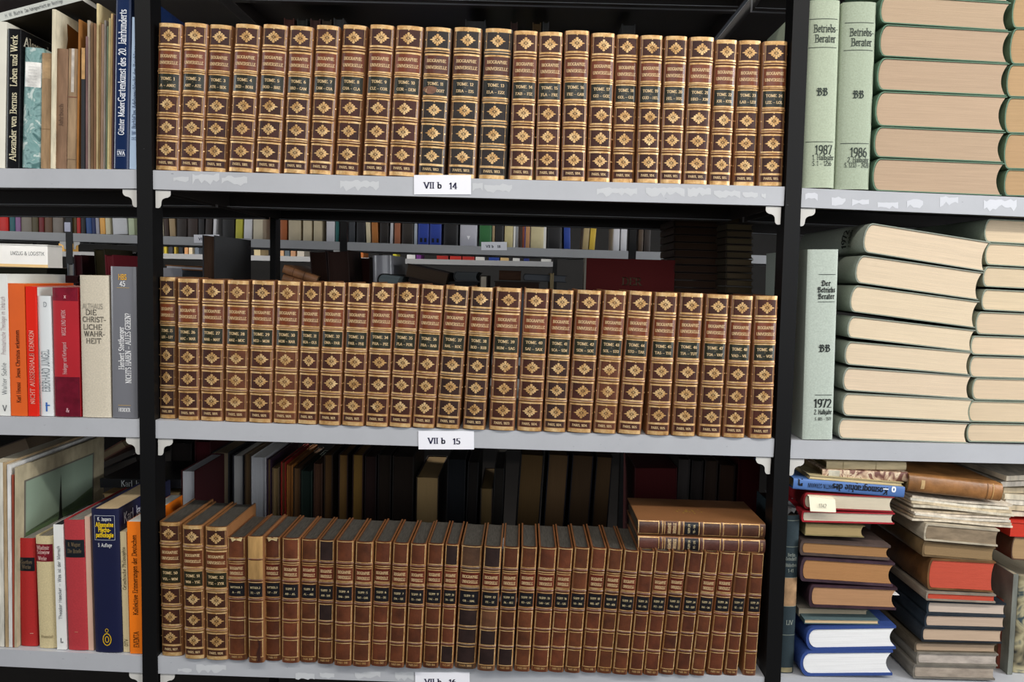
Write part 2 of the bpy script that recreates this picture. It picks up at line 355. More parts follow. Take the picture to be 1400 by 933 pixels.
def stand(b, tp, Y, zs=None):               # pixel edges (xl, xr, y) at foot and head -> foot point, lean, width, height
    B = at((b[0]+b[1])/2, b[2], Y); T = at((tp[0]+tp[1])/2, tp[2], Y)
    if callable(zs): z_, zs = zs, max(zs(at(b[0], b[2], Y).x), zs(at(b[1], b[2], Y).x))+.0004
    W = ((at(b[1], b[2], Y)-at(b[0], b[2], Y)).length+(at(tp[1], tp[2], Y)-at(tp[0], tp[2], Y)).length)/2
    z0 = B.z if zs is None else zs
    H = math.hypot(T.x-B.x, T.z-z0); a = math.atan2(T.x-B.x, T.z-z0)
    return Vector((B.x, Y, z0+W/2*abs(math.sin(a))+.0003)), a, W*math.cos(a)*.988-.0006, H

# ornament: a diamond of petals with four dots
def ornament(cx, cz, a, b):
    out = []
    for k in range(12):
        th = math.radians(30*k); R = (abs(math.cos(th))**1.1+abs(math.sin(th))**1.1)**(-1/1.1)
        h = math.radians(12.6)
        pts = [(.16, 0), (.5*R, h), (.9*R, h), (1.0*R, h*.45), (1.03*R, 0), (1.0*R, -h*.45), (.9*R, -h), (.5*R, -h)]
        if k % 6 == 0: pts = [(.28, 0), (.5, h*1.6), (.66, h*1.35), (.9, h*.5), (1.12, 0), (.9, -h*.5), (.66, -h*1.35), (.5, -h*1.6)]
        out.append([(cx+a*r_*math.cos(th+d), cz+b*r_*math.sin(th+d)) for r_, d in pts])
    out.append([(cx+a*.13*math.cos(math.radians(60*k)), cz+b*.13*math.sin(math.radians(60*k))) for k in range(6)])
    for dx, dz in ((1.62, 0), (-1.62, 0), (0, 1.42), (0, -1.42)):
        out.append([(cx+dx*a+a*.085*math.cos(math.radians(60*k)), cz+dz*b+a*.10*math.sin(math.radians(60*k))) for k in range(6)])
    return out
def band(V, F, S, z, hz, h, u=.97, n=8):
    a = [S.W/2*u*(-1+2*i/n) for i in range(n+1)]; prof = [(-hz, 0), (-hz*.6, h*.8), (0, h), (hz*.6, h*.8), (hz, 0)]
    b = len(V)
    for x in a: V += [(x, S.y(x)-o, z+d) for d, o in prof]
    for i in range(n):
        for j in range(4): F.append((b+5*i+j, b+5*i+5+j, b+5*i+6+j, b+5*i+1+j))
GL = 'b98a54'
ORDS = 'first second third fourth fifth sixth seventh eighth ninth tenth eleventh twelfth thirteenth fourteenth fifteenth sixteenth seventeenth eighteenth nineteenth twentieth twenty-first twenty-second twenty-third twenty-fourth twenty-fifth twenty-sixth twenty-seventh twenty-eighth twenty-ninth thirtieth thirty-first'.split()

def tome(loc, a, W, H, D, num, rng, year, leather, panel, title, vlabel, label, group, pages=('6b5f50', PAGES), rotm=None, mat=None):
    r, S = book('leather_volume', label, 'book', loc, rotm or lean(a), W, H, D, leather, pages[0], mat or CALF, .17, .0026, .002, .05, group, pages[1])
    z = lambda f: H*(1-f)
    for f0, f1 in ((.03, .134), (.494, .601), (.651, .757), (.804, .907), (.926, .966)): flat_mesh('spine_panel', S.strip(z(f1), z(f0), .80), S.fn(.00012), PANEL, r, panel)
    tl = vl = None
    for nm, f0, f1, c in (('title_label', .188, .304, title), ('volume_label', .342, .449, vlabel)):
        tl, vl = vl, flat_mesh(nm, S.strip(z(f1), z(f0), .88), S.fn(.00022), LABEL, r, c)
    for fz in (.162, .325, .4735, .625, .7805):
        V, F = [], []; band(V, F, S, z(fz), H*.0105, .0011); obj('raised_band', V, F, CALF, r, leather, 60)
    P = []
    for f0, f1 in ((.0, .028), (.135, .149), (.174, .188), (.305, .317), (.332, .343), (.451, .465), (.482, .495), (.601, .614), (.637, .651), (.757, .770), (.791, .805), (.909, .925), (.970, .998)):
        P += S.strip(z(f1)+H*.0012, z(f0)-H*.0012, .90)
    P2 = []
    for fz in (.162, .325, .4735, .625, .7805): P2 += S.strip(z(fz)-H*.0025, z(fz)+H*.0025, .92)
    ow = min(.0108, W*.30)
    for fz in (.084, .549, .704, .858): flat_mesh('gilt_ornament', ornament((num*7 % 5-2)*.0004, z(fz), ow, H*.0385), S.fn(.0004), GILT, r, kind='stuff')
    for sx in (-1, 1):
        for f0, f1 in ((.03, .134), (.494, .601), (.651, .757), (.804, .907)):
            P += S.bar(sx*W*.40-.0002, sx*W*.40+.0002, z(f1), z(f0))
    flat_mesh('gilt_tooling', P, S.fn(.0004), GILT, r, kind='stuff')
    flat_mesh('gilt_band_line', P2, S.fn(.00135), GILT, r, kind='stuff')
    k = W*.76
    flat_mesh('lettering', text2d('BIOGRAPHIE', H*.0195, 0, z(.222), 'gilt', k*.94)+text2d('UNIVERSELLE', H*.0195, 0, z(.266), 'gilt', k*1.04), S.fn(.0004), GILTL, tl)
    flat_mesh('lettering', text2d('TOME. %d' % num, H*.0185, 0, z(.374), 'gilt', k*.9)+text2d('—', H*.014, 0, z(.394), 'gilt')+text2d(rng, H*.0175, 0, z(.420), 'gilt', k*.92), S.fn(.0004), GILTL, vl)
    flat_mesh('imprint', text2d('PARIS, %d.' % year, H*.016, 0, z(.947), 'gilt', k*.82), S.fn(.0004), GILTL, r)
    return r, S

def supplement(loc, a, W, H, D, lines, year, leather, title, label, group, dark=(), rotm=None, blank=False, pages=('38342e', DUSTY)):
    r, S = book('leather_volume', label, 'book', loc, rotm or lean(a), W, H, D, leather, pages[0], CALF, .17, .0024, .0022, .05, group, pages[1])
    z = lambda f: H*(1-f)
    if dark:
        for k in dark:
            f0, f1 = ((.012, .163), (.512, .646), (.67, .788), (.817, .948))[k]; flat_mesh('dark_panel', S.strip(z(f1), z(f0), .84), S.fn(.00012), PANEL, r, '2a1c19')
    tl = None
    if not blank: tl = flat_mesh('title_label', S.strip(z(.322), z(.212), .86), S.fn(.0002), LABEL, r, title)
    vl = flat_mesh('volume_label', S.strip(z(.474), z(.368), .86), S.fn(.0002), LABEL, r, '17161a')
    for fz in (.18, .345, .5, .658, .803):
        V, F = [], []; band(V, F, S, z(fz), H*.0095, .0012); obj('raised_band', V, F, CALF, r, leather, 60)
    P = []
    for f in (.007, .165, .195, .33, .36, .482, .515, .646, .672, .79, .816, .952): P += S.strip(z(f)-H*.0032, z(f)+H*.0032, .95)
    if not blank: P += S.strip(z(.212)-H*.003, z(.212)+H*.003, .9)+S.strip(z(.32)-H*.003, z(.32)+H*.003, .9)
    for sx in (-1, 1): P += S.bar(sx*W*.43-.0006, sx*W*.43+.0006, z(.948), z(.515))+S.bar(sx*W*.43-.0006, sx*W*.43+.0006, z(.163), z(.012))
    flat_mesh('gilt_tooling', P, S.fn(.0004), GILT, r, kind='stuff')
    k = W*.74
    if tl: flat_mesh('lettering', text2d('BIOGRAPHIE', H*.022, 0, z(.248), 'gilt', k)+text2d('UNIVERSELLE', H*.022, 0, z(.289), 'gilt', k), S.fn(.0004), GILTL, tl)
    flat_mesh('lettering', text2d(lines[0], H*.0155, 0, z(.402), 'serif', k*.88)+text2d(lines[1], H*.0145, 0, z(.443), 'serif', k*.8), S.fn(.0004), PRINT, vl, 'cdbb90')
    flat_mesh('imprint', text2d('PARIS %d' % year, H*.015, 0, z(.972), 'gilt', k*.8), S.fn(.0004), GILT, r)
    return r, S

# ================================================================== SETTING
V, F = [], []; box(V, F, -5, 6, -5, 6, -.05, 0); obj('floor', V, F, FLOORM)['kind'] = 'structure'
V, F = [], []; box(V, F, -5, 6, 6.0, 6.1, 0, 3.0); obj('wall_back', V, F, WALLM)['kind'] = 'structure'

# ================================================================== STEEL RACKS
PW, BW, DEP, LIP = .0235, .95, .61, .0284
class Board:                                # a shelf board between two points of the front plane
    def __init__(s, A, B, Y0=0.0): s.A, s.B, s.Y0 = A, B, Y0
    def z(s, x): return s.A.z+(s.B.z-s.A.z)*(x-s.A.x)/(s.B.x-s.A.x)
def board(rack, bd, x0, x1, Y0, mat, dep=DEP, ribs=True):
    V, F = [], []; z = bd.z
    def sbox(xa, xb, ya, yb, da, db):       # a box that follows the slope of the board; da, db below its top
        b = len(V)
        V.extend([(x, y, z(x)-d) for d in (db, da) for x, y in ((xa, ya), (xb, ya), (xb, yb), (xa, yb))])
        F.extend([tuple(b+i for i in f) for f in ((0, 3, 2, 1), (4, 5, 6, 7), (0, 1, 5, 4), (1, 2, 6, 5), (2, 3, 7, 6), (3, 0, 4, 7))])
    h = dep/2
    for y0, y1 in ((Y0, Y0+h-.004), (Y0+h+.004, Y0+dep)):
        sbox(x0, x1, y0, y1, 0, .0012)
        sbox(x0, x1, y0, y0+.0015, .0012, LIP); sbox(x0, x1, y1-.0015, y1, .0012, LIP)
        sbox(x0+.0015, x1-.0015, y0+.0015, y0+.014, LIP-.0012, LIP); sbox(x0+.0015, x1-.0015, y1-.014, y1-.0015, LIP-.0012, LIP)
    o = obj('shelf_board', V, F, mat, rack)
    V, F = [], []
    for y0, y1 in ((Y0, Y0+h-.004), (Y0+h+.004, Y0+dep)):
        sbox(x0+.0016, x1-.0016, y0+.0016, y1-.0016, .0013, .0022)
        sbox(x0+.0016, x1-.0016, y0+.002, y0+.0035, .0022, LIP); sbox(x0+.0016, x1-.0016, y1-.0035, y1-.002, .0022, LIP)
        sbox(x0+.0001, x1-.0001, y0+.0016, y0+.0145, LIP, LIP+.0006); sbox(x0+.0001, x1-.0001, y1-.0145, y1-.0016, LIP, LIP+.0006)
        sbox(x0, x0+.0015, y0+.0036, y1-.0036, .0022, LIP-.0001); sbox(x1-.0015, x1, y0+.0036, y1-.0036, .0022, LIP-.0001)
    obj('shelf_underside', V, F, UNDERSHADE, rack, label='dark brown underside of a shelf board, shade put in its colour')  # dark sheet below the grey tray, carries painted shade
    return o
def post(rack, x, Y0, side, mat, z0=0, z1=2.35, back=False, out=0):      # angle iron: face plate x..x+PW and a flange on one side; out = how far it is out of plumb
    V, F = [], []
    ya, yb = (Y0, Y0+.0016) if not back else (Y0-.0016, Y0)
    box(V, F, x, x+PW, ya, yb, z0, z1)
    fx = x if side < 0 else x+PW-.0016
    box(V, F, fx, fx+.0016, yb if not back else Y0-.034, (Y0+.034) if not back else ya, z0, z1)
    V = [(a+out*(c-ZO), b, c) for a, b, c in V]
    return obj('upright_post', V, F, mat, rack)
def gusset(rack, x, z, d, Y, mat, s=1.0, label=None):            # scalloped corner plate under a board, arm towards d
    w_, h_ = .0225*s, .0265*s
    P = [(0, 0), (w_, 0), (w_, -.0055*s), (w_-.0015*s, -.0085*s), (w_-.0045*s, -.0105*s), (w_-.0085*s, -.0112*s)]
    P += [(.0150*s-.0068*s*math.sin(t), -.0182*s+.0068*s*math.cos(t)) for t in (.25, .6, .95, 1.3, 1.57)]
    P += [(.0078*s, -.0225*s), (.0062*s, -.0255*s), (.0035*s, -h_), (0, -h_+.0005)]
    P = [(x+d*a, z+b) for a, b in P]
    V, F = [], []; prism(V, F, P if d > 0 else P[::-1], Y, Y+.0016)
    return obj('corner_gusset', V, F, mat, rack, label=label)
def remnant(rack, px0, px1, py0, py1, seed, c='c8cacd'):           # scraped-off sticker left on a lip
    rnd = random.Random(seed); n = max(4, int((px1-px0)/4)); P = []
    for i in range(n+1): P.append((px0+(px1-px0)*i/n, py0+rnd.random()*(py1-py0)*.22))
    for i in range(n, -1, -1): P.append((px0+(px1-px0)*i/n, py1-rnd.random()*(py1-py0)*.55))
    Q = [at(x, y, -.0002) for x, y in P]
    polys = [[Q[i], Q[i+1], Q[2*n-i], Q[2*n+1-i]] for i in range(n)]
    V, F = [], []
    for p in polys: b = len(V); V += [tuple(v) for v in p]; F.append((b+3, b+2, b+1, b))
    obj('sticker_remnant', V, F, PAPER, rack, c)
def shelf_label(rack, px0, px1, py, txt, Y, z_fix=None, style='serif', s=1.0):
    a, b = at(px0, py, Y), at(px1, py, Y); W = (b-a).length; ang = math.atan2(b.z-a.z, b.x-a.x); H = .0287*s
    ca, sa = math.cos(ang), math.sin(ang)
    fn = lambda off: (lambda x, z: (a.x+x*ca-z*sa, Y-off, a.z+x*sa+z*ca))
    V, F = [], []; P = [fn(0)(x, z) for x, z in ((0, -H), (W, -H), (W, 0), (0, 0))]
    V = [(p[0], Y-.0006, p[2]) for p in P]+[(p[0], Y-.0002, p[2]) for p in P]
    F = [(0, 1, 2, 3), (7, 6, 5, 4), (0, 4, 5, 1), (1, 5, 6, 2), (2, 6, 7, 3), (3, 7, 4, 0)]
    lab = obj('shelf_label', V, F, PAPER, rack, 'f4f4fb', label='white paper shelf label reading %s' % ' '.join(txt))
    x1 = W*.33; x2 = W*.69
    flat_mesh('lettering', text2d(txt[0], .0088*s, x1, -H*.53, style, 1)+text2d(txt[1], .0088*s, x2, -H*.56, style, 1), fn(.0009), PRINT, lab, '2a2a4a')

# boards of the three bays, from their lips in the photograph
C = {1: Board(at(208.9, 232), at(1073.5, 255.6)), 2: Board(at(210.5, 574), at(1058, 601.5)), 3: Board(at(217, 898), at(1038, 925.8))}
for k, zz in ((1, .38049), (2, 0), (3, -.37916)):
    C[k].A.z = C[k].B.z = zz+ZO; C[k].A.x, C[k].B.x = 0, BW
LB = {1: Board(at(0, 230.3), at(187, 231.8)), 2: Board(at(0, 570), at(187, 573.5)), 3: Board(at(0, 888), at(193, 897))}
RB = {1: Board(at(1096, 257.2), at(1400, 270)), 2: Board(at(1081, 602), at(1400, 609.5)), 3: Board(at(1063, 926.5), at(1250, 932.3))}
def top_board(bd): return Board(bd.A+Vector((0, 0, .385)), bd.B+Vector((0, 0, .385)))
rack_c = thing('steel_rack', 'middle bay of the black and grey steel shelving, holding three rows of leather volumes', 'shelf', (0, 0, 0))
rack_l = thing('steel_rack', 'left bay of the steel shelving, holding pamphlets and modern books', 'shelf', (0, 0, 0))
rack_r = thing('steel_rack', 'right bay of the steel shelving, holding stacks of lying books', 'shelf', (0, 0, 0))
OUT, RX = -.0146, .9535                     # the right upright is a little out of plumb
def rx(z): return RX+OUT*(z-ZO)
for X0, side, out in ((-PW, 1, 0), (RX, -1, OUT)):
    post(rack_c, X0, -.0018, side, BLACKPAINT, out=out); post(rack_c, X0, DEP+.0018, side, BLACKPAINT, back=True, out=out)
XL = -PW-BW; XR = BW+PW+BW
post(rack_l, XL-PW, -.0018, 1, BLACKPAINT); post(rack_l, XL-PW, DEP+.0018, 1, BLACKPAINT, back=True)
post(rack_r, XR, -.0018, -1, BLACKPAINT); post(rack_r, XR, DEP+.0018, -1, BLACKPAINT, back=True)
for k in (1, 2, 3):
    zc = C[k].A.z; xe = rx(zc); xs = xe+PW
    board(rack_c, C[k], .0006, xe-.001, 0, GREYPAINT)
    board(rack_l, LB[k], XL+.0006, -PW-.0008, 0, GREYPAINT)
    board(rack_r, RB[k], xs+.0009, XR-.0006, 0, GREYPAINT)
    for rack, bd, x, d in ((rack_c, C[k], .003, 1), (rack_c, C[k], xe-.004, -1), (rack_l, LB[k], -PW-.001, -1), (rack_r, RB[k], xs+.001, 1)):
        gusset(rack, x, bd.z(x)-LIP-.0012, d, .0025, WHITEPAINT)
for rack, bd, xa, xb in ((rack_c, C[1], .0006, rx(zc+1.2)-.001), (rack_l, LB[1], XL+.0006, -PW-.0008), (rack_r, RB[1], rx(zc+1.1)+PW+.001, XR-.0006)):
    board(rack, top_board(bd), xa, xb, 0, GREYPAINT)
shelf_label(rack_c, 566, 644, 239.5, ('VII b', '14'), -.0004, style='label')
shelf_label(rack_c, 572, 648, 589.5, ('VII b', '15'), -.0004, style='label')
shelf_label(rack_c, 567.5, 642, 919.5, ('VII b', '16'), -.0004, style='label')
for i, (a, b, c, d) in enumerate(((237, 258, 241, 251), (263, 300, 237, 253), (303, 338, 240, 256), (465, 518, 246, 262), (646, 660, 250, 264), (662, 700, 251, 264),
        (816, 871, 256, 270), (883, 936, 256, 270), (940, 972, 256, 270), (976, 1012, 260, 272), (1015, 1036, 262, 272), (1041, 1047, 264, 273))): remnant(rack_c, a, b, c, d, i)
for i, (a, b, c, d) in enumerate(((243, 262, 914, 921), (268, 309, 908, 922), (404, 430, 920, 930), (437, 457, 920, 929), (485, 520, 919, 930), (540, 566, 919, 932))): remnant(rack_c, a, b, c, d, 40+i)
for i, (a, b, c, d) in enumerate(((1101, 1118, 263, 276), (1137, 1156, 269, 282), (1165, 1188, 272, 284), (1200, 1228, 276, 286), (1240, 1262, 272, 288), (1285, 1310, 268, 284), (1345, 1390, 272, 290))): remnant(rack_r, a, b, c, d, 70+i, 'd0d2d8')

# ================================================================== MIDDLE BAY, TOP ROW: twenty-four gilt volumes
ROW1 = [  # head xl xr y, foot xl xr
 (213.9, 248.1, 32.1, 210.7, 242.1), (249.7, 283.3, 32, 242.9, 275.7), (284, 318.3, 34.6, 277, 308.6), (319.7, 356, 34, 310, 345.4), (357.6, 393.9, 34.7, 346.9, 382.1),
 (394.3, 428.3, 36.4, 385.7, 418.6), (430.7, 464.3, 35.4, 421.1, 452.9), (467, 502.9, 35, 456.4, 490.7), (504.3, 539.7, 34.6, 494.3, 528.6), (540.7, 579.3, 36.1, 529.3, 567.9),
 (580.7, 617.4, 37.9, 569.3, 607.9), (620, 659.3, 37.9, 610.3, 650), (661.4, 702, 39.3, 652.9, 691.4), (702.9, 735.7, 42.1, 694.3, 730.3), (736.4, 770.7, 43.6, 731.4, 764.3),
 (772.1, 806.9, 41.7, 766.4, 800.7), (808.6, 842.1, 45, 802.1, 835), (842.9, 874.3, 47.1, 835.7, 867.9), (875.7, 907.9, 48.3, 870, 901.1), (909.7, 941.4, 49.3, 901.7, 932.9),
 (942.9, 978.9, 50.4, 934.3, 967.9), (979.5, 1009, 54.3, 968.2, 1000.5), (1010.4, 1042.2, 55.4, 1001.4, 1034.1), (1044.2, 1079.1, 56.4, 1037, 1071.4)]
RNG1 = 'A – ANIC|ANT – ATE|ATR – BEK|BED – BOBI|BOD – BRE|BRO – CAM|CAM – CHA|CHA – CLA|CLE – COR|COR – DEN|DEO – DOIT|DRA – EIS|ELA – EZZ|FAB – FIZ|FLA – FRE|FRE – GAR|GEI – GOE|GOL – GUI|GUD – HEL|HEL – HUS|HRO – JON|JOR – KYR|LAB – LEU|LEE – LOL'.split('|')
rnd = random.Random(5)
def vary(c, k=.12, r=rnd):
    f = 1+r.uniform(-k, k); g_ = 1+r.uniform(-k*.3, k*.3)
    l = lin(c) if isinstance(c, str) else c
    return (min(1, l[0]*f), min(1, l[1]*f*g_), min(1, l[2]*f))
zs1, zs2, zs3 = C[1].A.z, C[2].A.z, C[3].A.z
for i, (tl, tr, ty, bl, br) in enumerate(ROW1):
    yb = 231.5+(i/23)*22.8
    Yf = (.003, .006, .010, .004, .003)[i % 5]
    loc, a, W, H = stand((bl, br, yb), (tl, tr, ty), Yf, zs1)
    leather, panel, ttl, vl = '6c4029', '42221a', '70371f', '25261b'
    note = 'brown leather volume'
    if i in (10, 11, 12):
        leather, panel, ttl, vl = ('4a3526', '5c4632', '56504c')[i-10], '2f2826', '5a2d1f', '1f201c'
        note = ('chipped dark volume', 'dark tan-edged volume', 'blackish grey-jointed volume')[i-10]
    elif i in (2, 5): leather, panel = '5f3a22', '3f2320'
    r, S = tome(loc, a, W, H, .125, i+1, RNG1[i], (1811, 1811, 1811, 1811, 1812)[i % 5]+i//5, vary(leather), vary(panel), vary(ttl), vl,
         '%s lettered TOME %d, %s from left on top middle shelf' % (note, i+1, ORDS[i]), 'gilt volumes on the top middle shelf', mat=LEATHER if i in (10, 12) else None)
    if i == 10:                              # label leather torn away
        flat_mesh('label_scar', [[(-W*.17+W*.27*math.cos(t*.628)*(1.1 if t % 3 else .85), H*.583+H*.028*math.sin(t*.628)) for t in range(10)]], S.fn(.0007), LEATHER, r, '96664a')

# ================================================================== MIDDLE BAY, SECOND ROW
ROW2 = [
 (216.6, 239.8, 379.3, 216.8, 240, 573.1), (240, 272.1, 381.4, 242.1, 271.4, 575.4), (273.1, 307.4, 382.9, 272.9, 303.1, 576.4), (308.3, 341.4, 384, 306, 336.9, 577.6), (342.1, 375.7, 384.6, 338.3, 370.4, 579),
 (376.9, 411.4, 385.4, 372.1, 404.3, 580), (412.1, 440, 386.4, 405.4, 432.9, 581.1), (440.7, 472.9, 386.7, 434.3, 464.3, 582.6), (474, 506.4, 387.9, 466, 497.1, 584.3), (506.7, 540, 387.9, 498.6, 530, 586),
 (541, 574.6, 388.6, 531.1, 561.4, 586.9), (575, 607.9, 390.7, 562.9, 593.6, 588.1), (608.6, 642.1, 392.1, 594.6, 627.9, 589.3), (642.9, 675.4, 393.6, 632.1, 662.9, 589.7), (676.4, 715.3, 394.3, 668.6, 702.9, 591.4),
 (716, 752.6, 395.7, 706.4, 740.7, 592.4), (753.1, 786.4, 397.4, 742.9, 772.9, 592.9), (787.9, 824, 397.9, 775, 808.9, 594.3), (825.4, 858.6, 398.6, 811.1, 841.9, 595), (859.3, 894, 399.3, 845, 876.4, 596.4),
 (895, 928.6, 400.7, 883.6, 915.4, 597.6), (929.3, 964.3, 401.4, 918.6, 950.7, 599), (966, 998.8, 403.1, 954.3, 986.4, 600.3), (1000.1, 1032.5, 405, 988.5, 1018.7, 600.6), (1032.9, 1065.6, 405, 1024.5, 1056.6, 601.5)]
RNG2 = 'LOU – LUY|MAC – MAR|MAR – MAY|MAZ – MOC|MED – MON|MON – NAR|NEA – OLS|OMA – PAR|PAR – PHI|PHA – PIZ|PLA – POR|PRA – RAB|RAL – ROC|ROD – RUB|RUM – SAG|SAI – SAX|SCA – SEM|SEN – SOE|SOL – STO|STO – TAR|TAS – THI|TIA – TUT|TOA – VAY|VAD – VIL|VIL – VOE'.split('|')
def depth_at(px, py, z):                    # where the line of sight meets a shelf
    d = FW + RT*((px-700)/FPX) - UP*((py-466.5)/FPX); return EYE.y+d.y*(z-EYE.z)/d.z
for i, (tl, tr, ty, bl, br, yb) in enumerate(ROW2):
    Yf = max(-.004, min(.02, depth_at((bl+br)/2, yb, zs2)))
    loc, a, W, H = stand((bl, br, yb), (tl, tr, ty), Yf, zs2)
    leather, panel, ttl, vl = '6e3f24', '422015', '70371d', '28281a'
    note = 'brown leather volume'
    if i in (12, 13, 16, 0): leather, panel = '5c3a22', '37211b'; note = 'dark brown leather volume'
    if i in (3, 5, 18): panel = '5e3420'
    tome(loc, a, W, H, .125, i+25, RNG2[i], 1819+i//3, vary(leather), vary(panel), vary(ttl), vl,
         '%s lettered TOME %d, %s from left on centre middle shelf' % (note, i+25, ORDS[i]), 'gilt volumes on the centre middle shelf')

# ================================================================== MIDDLE BAY, THIRD ROW
ROW3 = [
 (215.4, 246.4, 715, 219.3, 249.3, 898), (246.7, 277.1, 719.3, 251.4, 279.3, 902), (277.6, 311.4, 721.4, 280.7, 310.7, 903.4), (309.3, 335.5, 735.7, 311.4, 336.4, 903.7), (337.4, 359.3, 734.3, 338.6, 360.7, 907.3),
 (360, 383.6, 735.5, 362.1, 383.6, 904.4), (384.3, 410, 736.8, 384.3, 407.9, 907.3), (411.1, 434.3, 738.1, 409.3, 432.1, 906.6), (435, 457.4, 739.5, 433.1, 454.6, 908.7), (458.6, 484.3, 740.3, 456, 480.3, 911.6),
 (485, 510.7, 741.9, 481.1, 505, 914.7), (512.1, 535.7, 741.7, 506, 529.3, 912), (536.9, 559.3, 743.4, 530, 552.1, 914.1), (560.7, 583.6, 744.6, 553.6, 575.7, 915.9), (584.7, 606.9, 744.2, 577.1, 599.6, 914.4),
 (608.1, 628.3, 745.3, 600.7, 618.9, 915.1), (630, 660, 747.5, 620.7, 650.7, 915.9), (661.7, 686.4, 748.4, 651.4, 676.9, 918.7), (687.1, 711.4, 749, 679, 700.3, 919.1), (711.9, 736, 748.9, 703.1, 723.6, 919.3),
 (736.7, 762.1, 750.2, 725.4, 749.3, 919.9), (762.6, 784.6, 750.6, 750, 770.7, 920.3), (785.3, 807.1, 750, 771.9, 792.9, 921.3), (808.6, 830.7, 750.5, 794.3, 815, 920.9), (831.4, 853.1, 752, 816.4, 835.7, 921.9),
 (853.6, 875, 754, 837.1, 857.9, 923.7), (875.7, 896, 754.7, 859.3, 878.9, 924.4), (896.4, 918.6, 755, 880, 900, 925.1), (919, 940.7, 755.4, 901.7, 921.1, 923.7), (941.6, 962.8, 756, 923.1, 942.9, 924.9),
 (964.1, 984.3, 756.6, 943.9, 963.6, 925.1), (984.6, 1006.9, 757, 966.6, 988.1, 924.3), (1007.8, 1027, 757.3, 990.2, 1008.4, 924.7), (1027.3, 1046.1, 757.3, 1015.9, 1033.5, 924.7)]
VOL3 = [('MYTHOL.1', 'A – FE'), ('MYTHOL.2', 'FE – LY'), ('MYTHOL.3', 'LY – ZY')]+[('SUPP. %d' % (k+1), v) for k, v in enumerate(
    'AB – AL|AL – ARI|ARN – BAR|BAR – BAS|BAT – CAR|CHI – DE|DA – DE|DI – FAB|FAC – FO|FO – GRE|GR – HAL|FE – IZ|JA – KLI|KO – LAC|LAB – LAC|LE – LIG|LIO – MAL|MAR – MET|MEY – MOR|MU – OE|OZ – PEL|PET – POU|PRA – RAT|REI – ROB|ROC – SAL|SALD – SCHO|SE – SO|STA – TIT'.split('|'))]
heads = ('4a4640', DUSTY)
ORDS3 = ORDS+['thirty-second', 'thirty-third', 'last']
for i, (tl, tr, ty, bl, br, yb) in enumerate(ROW3):
    Yf = max(-.012, min(.018, depth_at((bl+br)/2, yb, zs3)))
    loc, a, W, H = stand((bl, br, yb), (tl, tr, ty), Yf, zs3)
    if i < 3:
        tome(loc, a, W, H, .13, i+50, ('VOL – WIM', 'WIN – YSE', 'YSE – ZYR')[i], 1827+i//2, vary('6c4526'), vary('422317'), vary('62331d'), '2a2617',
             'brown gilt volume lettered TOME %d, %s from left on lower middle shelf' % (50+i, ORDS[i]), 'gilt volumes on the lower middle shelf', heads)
        continue
    leather = vary('5a2f1a', .2); note = 'slim brown leather volume'; dark = ()
    if i in (8,): dark = (0, 1)
    if i == 15: dark = (0, 3)
    if i == 16: leather, dark, note = lin('4a3324'), (1, 2, 3), 'wide dark leather volume'
    if i == 17: dark, leather = (0, 2, 3), lin('5e3c28')
    if i == 18: dark = (3,)
    blank = i in (4, 22, 26, 29, 32, 33)
    title = '5c2418' if i % 3 else '63301f'
    if blank: note = 'slim untitled volume'
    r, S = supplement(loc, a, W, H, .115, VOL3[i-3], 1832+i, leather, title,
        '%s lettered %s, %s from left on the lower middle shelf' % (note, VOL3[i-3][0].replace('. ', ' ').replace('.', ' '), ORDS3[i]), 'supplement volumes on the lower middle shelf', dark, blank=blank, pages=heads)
    z = lambda f: H*(1-f)
    if i == 4:                               # spine leather gone: pale backing at the top, a tear at the foot
        flat_mesh('bare_backing', S.strip(z(.335), z(.0), .95), S.fn(.0007), OLDPAPER, r, 'b08a56', label='bare tan backing where the leather is gone')
        flat_mesh('torn_leather', [[(W*.1, z(.99)), (W*.3, z(.985)), (W*.33, z(.83)), (W*.14, z(.81)), (W*.22, z(.86)), (W*.08, z(.92))]], S.fn(.0008), LABEL, r, '3a201a')
    if i in (5, 3):
        flat_mesh('torn_headcap', [[(-W*.3, z(.0)), (W*.35, z(.0)), (W*.3, z(.03)), (0, z(.018)), (-W*.2, z(.034))]], S.fn(.0009), OLDPAPER, r, 'c9b486')

# two volumes lying on top
for k, (py0, py1, txt, c) in enumerate(((733.5, 753.5, ('SUPP.30', 'VIT – ZYS'), '553128'), (711.5, 732.5, ('SUPP.29', 'TIS – VIR'), '523020'))):
    Yl = .004
    A, B = at(871.5, py1-1.5, Yl), at(1046, py1+4.4, Yl); T = at(871.5, py0-.5, Yl)
    ang = math.atan2(B.z-A.z, B.x-A.x); W = (T-A).length-.0004; H = (B-A).length
    rot = Matrix.Rotation(-ang, 3, 'Y') @ R_SPINE
    up = Matrix.Rotation(-ang, 3, 'Y') @ Vector((0, 0, 1))
    loc = B+up*(W/2)
    r, S = supplement(loc, 0, W, H, .122, txt, 1853+k, lin(c), '4a281c' if k else '4e3a34',
        ('lower','upper')[k]+' of two leather volumes lying flat on the lower row', 'volumes lying on the lower middle row', rotm=rot, pages=('3a3228', PAGES))
    if k == 1:                               # gilt flourish on the upper board
        P = []
        for j in range(14):
            t = j*.9; P.append([(.052+.0022*j*math.cos(t)*.5+dx, H*.55+.0016*j*math.sin(t)*1.2+dz) for dx, dz in ((0, 0), (.004, .001), (.005, .003), (.001, .002))])
        flat_mesh('gilt_flourish', P, lambda x, z: (W/2+.0003, x, z), PRINT, r, 'a88a3c')

